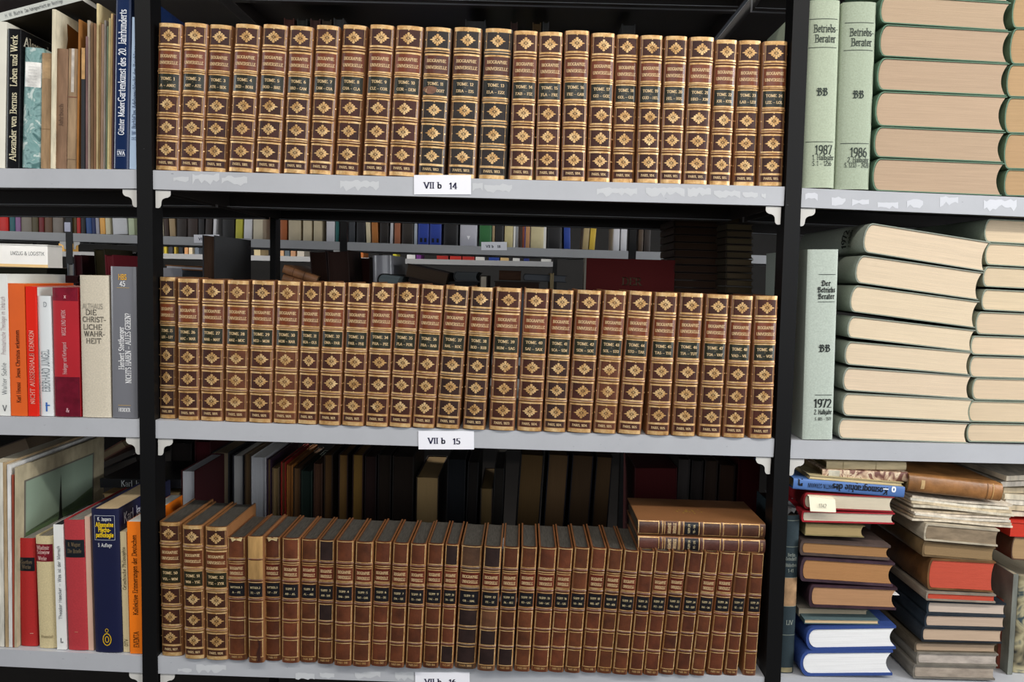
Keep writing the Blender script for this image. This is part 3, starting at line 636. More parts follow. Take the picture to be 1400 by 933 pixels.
# ================================================================== generic books of the side bays
def decorate(r, S, deco):
    W, H = S.W, S.H; z = lambda f: H*(1-f)
    base = {}
    for d in deco:
        k = d[0]
        if k == 'band':                      # coloured zone or pasted label on the spine
            _, nm, f0, f1, c, u = d; base[nm] = flat_mesh(nm, S.strip(z(f1), z(f0), u, 10), S.fn(.0002), LABEL if u < 1 else CARD, r, c)
        elif k == 'line':
            _, f, th, c, u = d; flat_mesh('spine_line', S.strip(z(f)-th/2, z(f)+th/2, u, 10), S.fn(.0004), PRINT, r, c)
        elif k == 'txt':                     # lines of lettering: (text, x share, height share, size, rotation, style, width)
            _, c, rows = d; P = []
            for t, x, f, size, rot, style, wd in rows: P += text2d(t, size, x*W, z(f), style, wd, rot)
            flat_mesh('lettering', P, S.fn(.0005), PRINT, r, c)
        elif k == 'side':                    # lettering or shapes on the right-hand board: y from the spine, z
            _, nm, c, P = d; flat_mesh(nm, P, lambda y, zz: (W/2+.0004, y, zz), PRINT, r, c)
def std(name, label, b, tp, Y, bd, D, color, pages='d9c7a2', mat=None, sag=.1, deco=(), group=None, pmat=None, paper=False, t=None, dx=0):
    loc, a, W, H = stand(b, tp, Y, (lambda x: bd.z(x)) if bd else None)
    r, S = book(name, label, 'pamphlet' if name == 'pamphlet' else 'book', loc, lean(a), W, H, D, color, pages, mat, 0 if paper else sag,
                t or (.0006 if paper else .002), .0002 if paper else .0022, 0 if paper else .04, group, pmat)
    decorate(r, S, deco); return r, S
def lie(label, TL, TR, BL, BR, Y, depth, color, pages, mat=None, sag=.28, t=.0014, grow=1.6, group=None, conc=.16, pmat=None, yaw=0, name='book', sq=.0016):
    tl, tr, bl, br = [at(p[0], p[1]+s*grow, Y) for p, s in ((TL, -1), (TR, -1), (BL, 1), (BR, 1))]
    A, B = (tl+bl)/2, (tr+br)/2; d = B-A; ang = math.atan2(d.z, d.x)
    W = (abs(tl.z-bl.z)+abs(tr.z-br.z))/2*math.cos(ang)-.0003
    rot = Matrix.Rotation(yaw, 3, 'Z') @ Matrix.Rotation(-ang, 3, 'Y') @ R_HEAD
    return book(name, label, 'book', A, rot, W, depth, d.length, color, pages, mat, sag, min(t, W*.2), sq, conc, group, pmat)
def lie_spine(label, L, R_, th, Y, depth, color, pages, mat=None, sag=.2, deco=(), group=None, t=.002, flip=False, pmat=None, name='book'):
    A, B = at(L[0], L[1], Y), at(R_[0], R_[1], Y)          # lower edge of the spine
    d = B-A; ang = math.atan2(d.z, d.x); W = th
    M = Matrix.Rotation(-ang, 3, 'Y'); up = M @ Vector((0, 0, 1))
    if not flip: rot, loc = M @ R_SPINE, B+up*(W/2)
    else: rot, loc = M @ Matrix.Rotation(math.pi, 3, 'Z') @ R_SPINE, A+up*(W/2)+Vector((0, depth, 0))   # fore-edge to the front
    r, S = book(name, label, 'book', loc, rot, W, d.length, depth, color, pages, mat, sag, min(t, W*.25), .002, .03, group, pmat)
    decorate(r, S, deco); return r, S
def back(label, xl, xr, yt, Y, bd, D, color, pages, lx=0, mat=None, group=None, t=.002, name='book', H=None):
    xa = at((xl+xr)/2, 600, Y).x; k_ = [k for k in (1, 2, 3) if bd in (LB[k], C[k], RB[k])][0]
    zb = (LB if xa < -.012 else C if xa < .962 else RB)[k_].z(xa)              # fore-edge towards the aisle
    A, B = at(xl, yt, Y), at(xr, yt, Y); W = (B-A).length; c = (A+B)/2; h = c.z-zb
    a = math.atan2(lx*.0011, h); H = h/math.cos(a)-W/2*abs(math.sin(a))
    loc = Vector((c.x-math.tan(a)*h, Y+D, zb+W/2*abs(math.sin(a))+.0004))
    return book(name, label, 'book', loc, Matrix.Rotation(a, 3, 'Y') @ R_BACK, W-.0004, H, D, color, pages, mat, .08, t, .0022, .03, group)

# ------------------------------------------------------------------ left bay, top shelf
b1 = LB[1]
LG = 'books on the top shelf of the left bay'
std('book', 'cream jacketed book at the left end of the top left shelf', (-14, 7, 230), (-10, 9, 30), .004, b1, .19, 'e2ded0', mat=CARD, sag=.04, group=LG)
r, S = std('book', 'glossy black book with cream lettering running up its spine', (8.3, 26, 229.5), (10.6, 29, 40), .004, b1, .17, '131316', mat=JACKET, sag=.03, group=LG,
    deco=[('txt', 'd8cfae', [('Alexander von Bernus', 0, .70, .0098, 90, 'book', .101), ('Leben und Werk', 0, .228, .0098, 90, 'book', .075)])])
decorate(r, S, [('side', 'lettering', 'c9c3b2', text2d('Alexander', .014, .045, S.H*.925, 'serif', .075))])
std('book', 'book bound in teal marbled paper with white spine label', (28.5, 54, 230), (31.5, 60, 66), .006, b1, .15, 'ffffff', mat=TEALMARB, sag=.12, group=LG,
    deco=[('band', 'spine_label', .12, .325, 'e8e6e0', .84), ('txt', '9a9a9c', [('..........', 0, .15+.025*k, .004, 0, 'sans', .02) for k in range(7)])])
std('book', 'narrow tan book beside the teal marbled one', (54.6, 69, 230), (57.3, 70, 73), .006, b1, .14, 'a88a68', mat=OLDPAPER, sag=.06, group=LG,
    deco=[('line', .655, .0006, '8a6a48', .9), ('band', 'paper_patch', .05, .22, 'b5966f', .9)])
r, S = std('pamphlet', 'tall cream board portfolio with a brown stained side', (69.2, 74, 230.5), (70.9, 77, 13), .003, b1, .2, 'e6dcc0', 'd9c7a2', mat=OLDPAPER, paper=True, t=.001, group=LG)
decorate(r, S, [('side', 'brown_stain', '6b3f12', [[(.028, S.H*.95), (.06, S.H*.93), (.1, S.H*.91), (.1, S.H*.74), (.026, S.H*.76), (.03, S.H*.85)]])])
std('book', 'crumpled brown paper book with illegible spine lettering', (74.6, 90.5, 230), (77.3, 92.6, 67), .006, b1, .14, '8d6f58', mat=OLDPAPER, sag=.1, group=LG,
    deco=[('txt', '5c4636', [('Jahrbuch', 0, .55, .006, 90, 'serif', .07)])])
std('book', 'pale brown paper book tied with a red thread', (90.8, 104, 230), (93, 107, 67), .007, b1, .14, 'a58a6c', mat=OLDPAPER, sag=.08, group=LG,
    deco=[('line', .40, .0012, '7c4a38', .95), ('line', .92, .0006, '6b5844', .9), ('band', 'worn_strip', .0, .36, 'c9bfb4', .3)])
std('pamphlet', 'thin orange brown pamphlet rising above its neighbours', (104.4, 107.6, 230), (107.2, 110.4, 27), .006, b1, .15, 'a9713a', mat=OLDPAPER, paper=True, group=LG)
std('book', 'thin black book with a tan label at its spine top', (110.4, 116, 230), (111.2, 116.6, 66), .004, b1, .15, '27282b', mat=CLOTH, sag=.05, group=LG,
    deco=[('band', 'spine_label', .0, .255, 'c49a66', .95)])
PAM = [(116.8, 119.2, 119.4, 50, '7d6260', 'mauve'), (119.4, 122.8, 122.7, 28, 'b8aa98', 'grey cream'), (123, 127.6, 127.4, 32, '9a7c60', 'brown'), (127.8, 130.4, 130.6, 32, '7c5a44', 'dark brown'),
       (130.6, 134, 135.4, 5, 'd5c396', 'tall yellowish'), (134.2, 137, 138.6, 31, 'b39468', 'tan'), (137.2, 140.2, 141.6, 33, '957a68', 'dull brown'), (140.4, 143.4, 145.4, 28, '9a958e', 'grey'),
       (143.6, 146, 148.4, 36, '8fa48a', 'pale green'), (146.2, 148.6, 151, 25, 'b7ab7c', 'olive cream'), (148.8, 151.8, 154.6, 19, 'c7a878', 'light tan'), (152, 154.4, 157, 20, '74596a', 'purple')]
px = 116.8
for i, (x0, x1, xt, yt, c, nm) in enumerate(PAM):
    std('pamphlet', '%s pamphlet in the bundle of worn pamphlets beside the navy book' % nm, (x0, x1, 230), (x0+(xt-x1), xt, yt), .004+.003*(i % 3), b1, .15+.02*(i % 2), vary(c, .06), 'c8b694', mat=OLDPAPER, paper=True, group='worn pamphlets on the top left shelf')
std('book', 'tall navy blue book on twentieth century garden art with white spine title', (155, 175.5, 231), (158, 180, -22), .002, b1, .21, '16294f', mat=JACKET, sag=.06, group=LG,
    deco=[('txt', 'e8ebf2', [('Gartenkunst des 20. Jahrhunderts', -.02, .385, .0108, 90, 'book', .134), ('Günter Mader', -.02, .725, .0088, 90, 'book', .049)]),
          ('txt', 'dfe4ee', [('DVA', 0, .914, .0058, 0, 'bold', .012)]), ('line', .897, .0004, 'c9d2e6', .55), ('line', .931, .0004, 'c9d2e6', .55)])
std('book', 'slim pale blue book against the black post', (176.2, 188, 231.5), (180.8, 191.6, 24), .004, b1, .19, 'b9d0ea', mat=CARD, paper=True, group=LG,
    deco=[('txt', '6b7fa0', [('Das Adelsgeschlecht der Reichlinge', .0, .42, .006, 90, 'serif', .105), ('H. W. Büchle', 0, .73, .006, 90, 'serif', .034)])])
A, B = at(-8, 31, .02), at(112, -2.5, .02)    # magazine lying slantwise over the row
lie_spine('grey white magazine lying aslant across the tops of books', (-8, 32), (112, .5), .0125, .012, .2, '2c2820', 'e2e0d8', mat=CARD, sag=0,  # dark boards: shade of its underside put into the colour
    deco=[('band', 'pale_spine', 0, 1, 'c6c9c2', 1), ('txt', '8b8f92', [('H. W. Büchle', .0, .24, .005, -90, 'sans', .028), ('Das Adelsgeschlecht der Reichlinge', 0, .58, .005, -90, 'sans', .06)])], t=.0006, group=LG)

# ------------------------------------------------------------------ left bay, second shelf
b2 = LB[2]; LG = 'books on the second shelf of the left bay'
std('book', 'large white book with grey and pink lettering, left end of second left shelf', (-6, 14.5, 569.5), (-10, 10, 375), .004, b2, .15, 'e3e4df', 'e8e4d8', mat=CARD, paper=True, group=LG,
    deco=[('txt', '6f7478', [('Walter Sohle', .15, .735, .0072, 90, 'thin', .05)]), ('txt', 'b08a90', [('Protestantische Theologie im Umbruch', .15, .36, .0072, 90, 'thin', .09)]), ('txt', '55585c', [('V', .15, .945, .009, 0, 'sans', None)])])
std('book', 'bright orange paperback with black spine lettering', (15, 38, 569), (9.8, 33.6, 388), .005, b2, .13, 'e0601c', 'e8d8b8', mat=CARD, paper=True, group=LG,
    deco=[('txt', '5c2410', [('Karl Heussi', 0, .82, .006, 90, 'serif', .032), ('Jesus Christus erkennen', 0, .53, .006, 90, 'serif', .075)])])
r, S = std('book', 'thin glossy red paperback beside the orange one', (38.3, 52.5, 569.5), (34.6, 48.4, 392), .005, b2, .13, 'df2a1c', 'e8d0c0', mat=JACKET, paper=True, group=LG,
    deco=[('txt', 'f0b0a0', [('NICHT AUSSERHALB DENKEN', 0, .62, .0072, 90, 'sans', .115)])])
decorate(r, S, [('side', 'white_cover', 'd6d6d0', [[(.004, .001), (.129, .001), (.129, S.H-.001), (.004, S.H-.001)]])])
std('book', 'white book with grey capitals and a blue mark near its foot', (53.5, 75, 571), (51, 68, 405), .007, b2, .13, 'dfe3e4', 'e8e8e4', mat=JACKET, sag=.1, group=LG,
    deco=[('txt', '7b8388', [('EBERHARD JÜNGEL'.replace('Ü', 'U'), 0, .62, .0115, 90, 'sans', .066)]), ('txt', '2c5fae', [('–', -.1, .92, .016, 90, 'heavy', .02), ('-', .1, .90, .012, 0, 'heavy', .007)]), ('txt', '8a9094', [('D', .1, .07, .007, 0, 'sans', None)])])
std('book', 'red book with dark red bands at top and bottom of spine', (75.5, 110.5, 570.5), (70.2, 107, 394), .006, b2, .12, 'b01a26', 'e0c8b0', mat=CARD, sag=.03, group=LG,
    deco=[('band', 'top_band', .0, .1, '7a1428', .97), ('band', 'bottom_band', .69, 1, '6a1226', .97), ('txt', 'd8a8a8', [('Heidegger und Kierkegaard', -.08, .545, .0062, 90, 'sans', .05), ('WEGE UND WERK', -.08, .27, .0062, 90, 'sans', .04), ('x', 0, .065, .006, 0, 'bold', None)]),
          ('txt', 'd0a0a8', [('&', 0, .95, .0062, 0, 'bold', None)])])
std('book', 'thick cream linen book titled Die christliche Wahrheit', (112, 151, 572.6), (106.6, 148.4, 377), .003, b2, .15, 'd0c6b2', 'd9cba8', mat=CLOTH, sag=.07, group=LG,
    deco=[('txt', '9a9488', [('ALTHAUS', -.05, .215, .0078, 0, 'sans', .032)]), ('txt', '4c4740', [('DIE', -.1, .258, .0078, 0, 'sans', .018), ('CHRIST-', .0, .307, .0078, 0, 'sans', .037), ('LICHE', -.06, .36, .0078, 0, 'sans', .03), ('WAHR-', 0, .408, .0078, 0, 'sans', .033), ('HEIT', -.03, .458, .0078, 0, 'sans', .024)])])
std('book', 'grey book titled Nichts haben – alles geben beside the post', (153.5, 187.5, 573), (149.6, 186.4, 365), .003, b2, .16, '77787e', 'e0dcd0', mat=JACKET, sag=.05, group=LG,
    deco=[('txt', 'e0a838', [('HBS', -.02, .068, .0078, 0, 'heavy', .013)]), ('txt', 'eeeeee', [('45', -.02, .112, .0075, 0, 'sans', .009), ('Herbert Stettberger', -.1, .535, .0085, 90, 'serif', .066), ('NICHTS HABEN – ALLES GEBEN?', .17, .535, .0082, 90, 'serif', .108), ('HERDER', .0, .945, .0055, 0, 'bold', .018)]),
          ('line', .138, .0005, 'd0a850', .5), ('line', .915, .0005, 'd0a850', .5)])
# behind them, seen above the row
back('dark red book standing at the back of the second left shelf', 101, 112, 349, .33, b2, .2, '3a1016', '4a1a20', group='books at the back of the second left shelf', lx=-6)
back('olive book leaning at the back of the second left shelf', 128, 143, 341, .345, b2, .11, '35301c', '403820', lx=-14, group='books at the back of the second left shelf')
back('crimson book behind the grey book, back of second left shelf', 143, 155, 349, .20, b2, .13, '6e1722', '7a2830', lx=-8, group='books at the back of the second left shelf')
back('black book at the back, right of the crimson one', 156, 188, 345, .46, b2, .12, '0d0c0c', '141212', lx=-10, group='books at the back of the second left shelf')
back('small grey white book at the back by the thin post', 92, 101, 361, .36, b2, .14, '8c9096', 'b8b4ac', lx=4, group='books at the back of the second left shelf')
lie('dark mottled book lying at the back of the second left shelf', (-20, 366), (66, 366.5), (-20, 376), (66, 376.5), .34, .2, '1c2420', '2a2a1c', mat=OLDPAPER, grow=0, group='books at the back of the second left shelf')
for k, (za, zb_) in enumerate(((376.5, 381), )):
    lie('dark red book lying under the back books of the second left shelf', (78, za), (108, za+.5), (78, zb_+6), (108, zb_+6.5), .26, .2, '3a0c10', '3a1416', grow=0, group='books at the back of the second left shelf')

# ------------------------------------------------------------------ left bay, third shelf
b3 = LB[3]; LG = 'books on the third shelf of the left bay'
FOL = [((-12, 7, 886), (-12, 3, 633), 'd6d2c6', 'white paper folder with frayed spine at the left end of the third shelf'), ((7.4, 12, 887), (3.6, 8.5, 633), 'b59c78', 'tan folder with torn spine beside the frayed white one'),
       ((12.4, 17, 887.5), (9, 15, 636), 'dcdad6', 'thin white folder between tan folders'), ((17.4, 19.9, 887.8), (15.4, 18.8, 650), '9a4a38', 'thin red edged pamphlet before the picture cover')]
for b, tp, c, lb in FOL: std('folder', lb, b, tp, .006, b3, .24, c, 'c9bfa8', mat=OLDPAPER, paper=True, t=.0008, group=LG)
r, S = std('folio', 'large worn folio with a green picture of a spire on its cover', (20.2, 23.2, 888), (19.4, 25, 640), .006, b3, .25, 'b5a98c', 'b8a888', mat=OLDPAPER, paper=True, t=.001, group=LG)
H = S.H
q = lambda y0, y1, a, b: [[(y0, H*a), (y1, H*a), (y1, H*b), (y0, H*b)]]
decorate(r, S, [('side', 'picture_border', '6b675c', q(.016, .215, .30, .305)+q(.016, .02, .305, .905)+q(.211, .215, .305, .905)+q(.016, .215, .905, .915)),
    ('side', 'picture_sky', '8d9f8c', q(.02, .211, .62, .905)), ('side', 'picture_meadow', '5f7752', q(.02, .211, .305, .62)+[[(.02, H*.62), (.211, H*.62), (.211, H*.70), (.15, H*.66)]])])
flat_mesh('picture_spire', [[(.096, H*.35), (.128, H*.35), (.126, H*.55), (.117, H*.62), (.1125, H*.87), (.108, H*.62), (.098, H*.55)]], lambda y, z: (S.W/2+.0008, y, z), PRINT, r, '1e211c')
std('book', 'red cloth book with black spine label beside the picture folio', (27.2, 52, 888.5), (24, 46.4, 737), .012, b3, .19, 'b02624', 'a09c94', sag=.08, group=LG, pmat=DUSTY,
    deco=[('band', 'spine_label', .175, .30, '1a1c20', .93), ('txt', '6b5c48', [('Goethes', 0, .215, .006, 0, 'serif', .018), ('Werke', 0, .26, .006, 0, 'serif', .014)]), ('txt', 'c89888', [('–', .2, .875, .006, 0, 'heavy', .006)])])
std('book', 'cream cloth book with red spine label', (53, 77, 890), (46.8, 71.8, 734), .008, b3, .17, 'cdbd92', '8a8478', sag=.1, group=LG, pmat=DUSTY,
    deco=[('band', 'spine_label', .07, .225, '7c1c28', .96), ('txt', 'd0a8a0', [('Wladimir', -.05, .1, .006, 0, 'serif', .02), ('Solowjew', -.05, .14, .006, 0, 'serif', .02), ('Werke', -.1, .195, .006, 0, 'serif', .014)]), ('txt', '9a8c6a', [('Wissenschaft', 0, .895, .0045, 0, 'serif', .02)])])
std('book', 'thin white paperback with small grey spine print', (78, 91, 892), (72.4, 85.6, 718), .006, b3, .15, 'e6e6e2', '26262a', mat=CARD, paper=True, group=LG,
    deco=[('txt', '8a8e92', [('Theodor Haecker – Was ist der Mensch', 0, .46, .005, 90, 'sans', .12)]), ('txt', '55585c', [('L', .05, .925, .007, 0, 'heavy', None)])])
std('book', 'faded red cloth book with wide black spine label', (92.5, 121.6, 893.5), (86.4, 114, 712), .006, b3, .19, 'b0343a', '8c8880', sag=.07, group=LG, pmat=DUSTY,
    deco=[('band', 'spine_label', .15, .285, '1b1f24', .95), ('txt', '6f5f48', [('R. Wagner', 0, .185, .006, 0, 'serif', .02), ('Die Briefe', 0, .235, .006, 0, 'serif', .022)]), ('txt', 'c08868', [('–', -.05, .855, .006, 0, 'heavy', .008)])])
std('book', 'thin pale pink paperback between red and navy books', (122, 127.6, 894), (114.4, 124, 707), .008, b3, .14, 'd4ad98', 'e0d4c0', mat=CARD, paper=True, group=LG)
r, S = std('book', 'thick navy blue book titled Allgemeine Psychopathologie', (128, 168, 896.5), (124.2, 160, 697), .003, b3, .18, '11163a', 'cdb48c', mat=CARD, sag=.07, group=LG,
    deco=[('txt', 'e8e8e8', [('K. Jaspers', 0, .068, .0055, 0, 'sans', .022), ('5. Auflage', 0, .248, .0055, 0, 'sans', .022)]), ('txt', 'f0c81c', [('Allgemeine', 0, .107, .0068, 0, 'heavy', .028), ('Psycho-', 0, .142, .0068, 0, 'heavy', .02), ('pathologie', 0, .178, .0068, 0, 'heavy', .028)])])
fr = S.fn(.0005); W, H = S.W, S.H; z = lambda f: H*(1-f)
P = S.strip(z(.045)-.0003, z(.045)+.0003, .74)+S.strip(z(.213)-.0003, z(.213)+.0003, .74)+S.bar(-W*.37-.0002, -W*.37+.0003, z(.213), z(.045))+S.bar(W*.37-.0003, W*.37+.0002, z(.213), z(.045))
flat_mesh('title_frame', P, fr, PRINT, r, 'b8bcc4')
ringp = lambda cx, cz, a, b, th: [[(cx+a*math.cos(math.radians(30*k)), cz+b*math.sin(math.radians(30*k))), (cx+a*math.cos(math.radians(30*k+30)), cz+b*math.sin(math.radians(30*k+30))), (cx+(a-th)*math.cos(math.radians(30*k+30)), cz+(b-th)*math.sin(math.radians(30*k+30))), (cx+(a-th)*math.cos(math.radians(30*k)), cz+(b-th)*math.sin(math.radians(30*k)))] for k in range(12)]
flat_mesh('gold_emblem', ringp(-.001, z(.908), .0072, .0105, .0016)+ringp(-.001, z(.908), .0035, .0055, .0014)+ringp(-.001, z(.845), .0028, .0034, .001), fr, PRINT, r, 'c9a21c', kind='stuff')
decorate(r, S, [('side', 'lettering', 'd8dce4', text2d('Karl Jaspers', .016, .062, S.H*.915, 'sans', .09))])
std('book', 'thin cream paperback between navy and orange books', (168.4, 178, 896.5), (164.2, 172.4, 728), .008, b3, .14, 'd8c79c', 'dccfae', mat=CARD, paper=True, group=LG,
    deco=[('txt', '8f8468', [('Griechische Philosophie', 0, .3, .005, 90, 'serif', .07)]), ('txt', '77704f', [('DTV', 0, .92, .005, 90, 'sans', .012)])])
std('book', 'bright orange paperback on collective memories against the post', (178.4, 195.6, 897.5), (172.8, 192.4, 714), .004, b3, .15, 'f07a12', 'e8e6dc', mat=CARD, paper=True, group=LG,
    deco=[('txt', '5a3008', [('Kollektive Erinnerungen der Deutschen', 0, .40, .0072, 90, 'serif', .13), ('EVENTA', 0, .89, .008, 90, 'serif', .026)])])
# behind them
r, S = lie_spine('black book with white lettered spine lying at the back of the third left shelf', (137, 667), (247, 668), .0165, .21, .14, '15151a', 'd2d2d4', mat=CARD, sag=0,
    deco=[('txt', 'c8ccd0', [('Karl Jaspers', 0, .47, .0105, -90, 'sans', .062)])], group='books lying at the back of the third left shelf')
lie_spine('tan paged book lying under the black white-lettered book', (141, 692), (246, 691), .0235, .215, .14, 'b39568', 'c8a878', mat=OLDPAPER, flip=True, group='books lying at the back of the third left shelf')
lie_spine('white paged book lying lowest at the back, beside the post', (150, 716), (246, 714), .0255, .2, .15, 'd8d8da', 'd5d6da', mat=CARD, flip=True, group='books lying at the back of the third left shelf')
lie_spine('brown bound book lying on the back books near the post', (124, 640), (172, 612), .016, .34, .2, '6b4436', '8a7a60', flip=True, group='books lying at the back of the third left shelf')
lie_spine('dark leather book lying at the back behind the folders', (-20, 640), (42, 618), .03, .34, .22, '3a2c24', '6b5c4c', flip=True, group='books lying at the back of the third left shelf')
lie_spine('dark grey book lying at the back beside the brown one', (138, 655), (190, 636), .018, .36, .2, '23211f', '3c3834', flip=True, group='books lying at the back of the third left shelf')

# ------------------------------------------------------------------ right bay, top shelf
b1 = RB[1]; LG = 'law journals on the top right shelf'
def journal(lb, b, tp, rows, lines, c):
    return std('book', lb, b, tp, .002, b1, .19, c, 'd8b592', mat=CLOTH, sag=.13, group=LG,
        deco=[('txt', '25302a', rows)]+[('line', f, .0008, '2a332c', .84) for f in lines])
journal('pale green journal volume dated 1987, next to the black post', (1096.5, 1142, 257.5), (1103.5, 1151.5, .5),
    [('Betriebs-', .08, .15, .0108, 0, 'book', .036), ('Berater', .07, .203, .0108, 0, 'book', .031), ('BB', .02, .485, .0105, 0, 'black', .0165), ('1987', .12, .795, .0128, 0, 'book', .026), ('1. Halbjahr', .12, .836, .0072, 0, 'book', .033), ('S. 1 – 1256', .08, .868, .0068, 0, 'book', .029)],
    (.1, .25, .752), 'a9b39c')
journal('pale green journal volume dated 1986, next to the lying stack', (1143.5, 1190, 259.5), (1152, 1202, 3),
    [('Betriebs-', .08, .16, .0108, 0, 'book', .036), ('Berater', .08, .213, .0108, 0, 'book', .031), ('BB', .04, .49, .0105, 0, 'black', .0165), ('1986', .12, .80, .0128, 0, 'book', .026), ('2. Halbjahr', .12, .84, .0072, 0, 'book', .033), ('S. 1233 – 2428', .08, .869, .0068, 0, 'book', .037)],
    (.11, .255, .752), 'a2ad97')
SA = [(-36, 1206, 1381, -12, -38, 4), (None, 1204, 1380, -9, 32, 42), (None, 1203, 1380, 32, 77, 87), (None, 1200, 1378, 77, 124, 131), (None, 1197, 1375, 124, 172, 180), (None, 1195, 1373, 172, 215, 223), (None, 1193, 1371.5, 215, 261, 268)]
prev = (-52, -40)
TOPN = ['topmost', 'second', 'third', 'fourth', 'fifth', 'sixth', 'lowest', '']
for i, (x0, x1, yl, yr) in enumerate(((1206, 1381, -9, 3.5), (1203.5, 1380, 32, 42), (1202.5, 1380, 77, 87), (1199.5, 1378, 124, 131), (1197, 1375, 172, 180), (1195, 1373, 215, 223), (1193, 1371.5, 261.5, 268))):
    lie('green bound volume lying with page ends outward, %s in the top right stack' % TOPN[i], (x0, prev[0]), (x1, prev[1]), (x0, yl), (x1, yr), .003, .27, vary('5f7d66', .08), vary('bba288', .04), grow=-.5, sag=.2, group='stacked journals on the top right shelf')
    prev = (yl, yr)
prev = (-48, -46)
for i, (x0, yl) in enumerate(((1385, -8), (1384, 38), (1381, 87.5), (1376.5, 132.5), (1374, 182), (1373, 231), (1373, 268))):
    lie('green bound volume at the frame edge, %s in the outermost top right stack' % TOPN[i], (x0, prev[0]), (1560, prev[0]+5), (x0, yl), (1560, yl+5), .006, .27, vary('5f7d66', .08), vary('b5956f', .04), grow=-.2, sag=.14, group='stacked journals at the right end of the top shelf')
    prev = (yl, 0)

# ------------------------------------------------------------------ right bay, second shelf
b2 = RB[2]
g3, SP = std('book', 'pale grey green journal volume with blackletter spine dated 1972', (1098, 1137.5, 604), (1103, 1148.5, 342), .001, b2, .2, 'b3bdb2', 'e3c9a4', mat=CLOTH, sag=.05,
    deco=[('txt', '1d2220', [('Der', .12, .175, .0080, 0, 'black', .014), ('Betriebs', .14, .209, .0080, 0, 'black', .027), ('Berater', .14, .243, .0080, 0, 'black', .025), ('BB', .14, .515, .0105, 0, 'black', .0175), ('1972', .14, .806, .0125, 0, 'bold', .027), ('2. Halbjahr', .15, .852, .0070, 0, 'black', .027), ('S. 805 – 1577', .16, .889, .0045, 0, 'serif', .025)])])
for f in (.13, .272, .762): flat_mesh('spine_line', SP.bar(-.006, SP.W*.43, SP.H*(1-f)-.0004, SP.H*(1-f)+.0004, 4), SP.fn(.0005), PRINT, g3, '2a332c')
SC_ = [((1182, 304), (1354, 331), (1180, 344), (1346, 371)), ((1172, 348), (1344, 373), (1168, 386), (1338, 410)), ((1163, 389), (1338, 413), (1162, 426), (1334, 448)), ((1161, 431), (1333, 453), (1157, 462), (1330, 480)),
       ((1157, 466), (1329, 483), (1153, 499), (1326, 512)), ((1154, 502), (1328, 515), (1151, 534), (1327, 545)), ((1153, 537), (1330, 548), (1150, 569), (1329, 576)), ((1147, 572), (1328, 580), (1145, 600), (1320, 605.5))]
LG = 'stacked journals on the second right shelf'
N8 = ['topmost', 'second', 'third', 'fourth', 'fifth', 'sixth', 'seventh', 'lowest']
for i, q4 in enumerate(SC_):
    r, S = lie('grey green volume lying with cream page ends outward, %s in the second shelf stack' % N8[i], *q4, .003+.002*(i % 2), .27, vary('8f978a', .06), vary('e0ccb0', .04), sag=.22, grow=.5, group=LG, conc=.12)
    if i == 0: flat_mesh('lettering', text2d('1972', .017, 0, .07, 'black', .03, 0)+text2d('2. Halbjahr', .008, 0, .05, 'black', .028), S.fn(.0005), PRINT, r, '1d2220')
SD = [(1346, 300, 330), (1347, 333, 361), (1344, 365, 391), (1342, 396, 423), (1334, 427, 456), (1327, 460, 484), (1325.5, 488, 515), (1329, 518, 546), (1324, 549, 576), (1322, 580, 603.5)]
for i, (x0, ya, yb) in enumerate(SD):
    lie('grey green volume at the frame edge, %s in the outer second shelf stack' % (N8[:7]+['eighth', 'ninth', 'lowest'])[i], (x0, ya), (1500, ya+(8, 9, 8, 8, 7, 6, 5, 4, 4, 3)[i]), (x0, yb), (1500, yb+(8, 9, 8, 8, 7, 6, 5, 4, 4, 3)[i]), .02 if i == 0 else .006, .26, vary('8a9484', .06), vary('d9c4a6', .05), sag=.2, grow=1.1, group='stacked journals at the right end of the second shelf', conc=.12)

# ------------------------------------------------------------------ right bay, third shelf
b3 = RB[3]
r, S = std('book', 'dark green cloth volume with a bare tan patch on its spine', (1062.5, 1086, 923), (1071.5, 1095, 706), .012, b3, .14, '26343a', '5a5048', sag=.18,
    deco=[('band', 'bare_patch', .39, .572, 'b08d6a', .97), ('txt', '8f958c', [('Berlin', .05, .245, .005, 0, 'serif', .012), ('Zeitschrift', .05, .27, .005, 0, 'serif', .018), ('Bibliothek', .05, .31, .005, 0, 'serif', .018), ('1-41', .05, .345, .005, 0, 'serif', .009), ('LIV', .1, .675, .007, 0, 'serif', .011)])]
    + [('line', f, .0007, '8d9488', .93) for f in (.03, .195, .39, .572, .755)] + [('band', 'worn_foot', .965, .995, '8a8060', .8)])
# crumpled wrapper lying on that volume
random.seed(3); A = at(1073, 706, .03); V, F = [], []
nx, nz = 7, 6; random.seed(11)
for i in range(nx+1):
    for j in range(nz+1):
        x = .026*i/nx+.004*random.uniform(-1, 1)*.5; y = .11*j/nz
        V.append((x, y, .004+.014*abs(math.sin(i*1.3+j*.7))*random.uniform(.4, 1)))
b0 = len(V)
V += [(x, y, zz-.0008) for x, y, zz in V[:b0]]
for i in range(nx):
    for j in range(nz):
        k = i*(nz+1)+j; F += [(k, k+nz+1, k+nz+2, k+1), (b0+k+1, b0+k+nz+2, b0+k+nz+1, b0+k)]
crum = obj('paper_wrapper', V, F, PAPER, None, '9a9b9e', 25)
crum.location = (A.x, .02, A.z+.0005); crum['label'] = 'crumpled grey paper wrapper lying on the dark green volume'; crum['category'] = 'paper'
LG = 'books in the inner stack on the third right shelf'
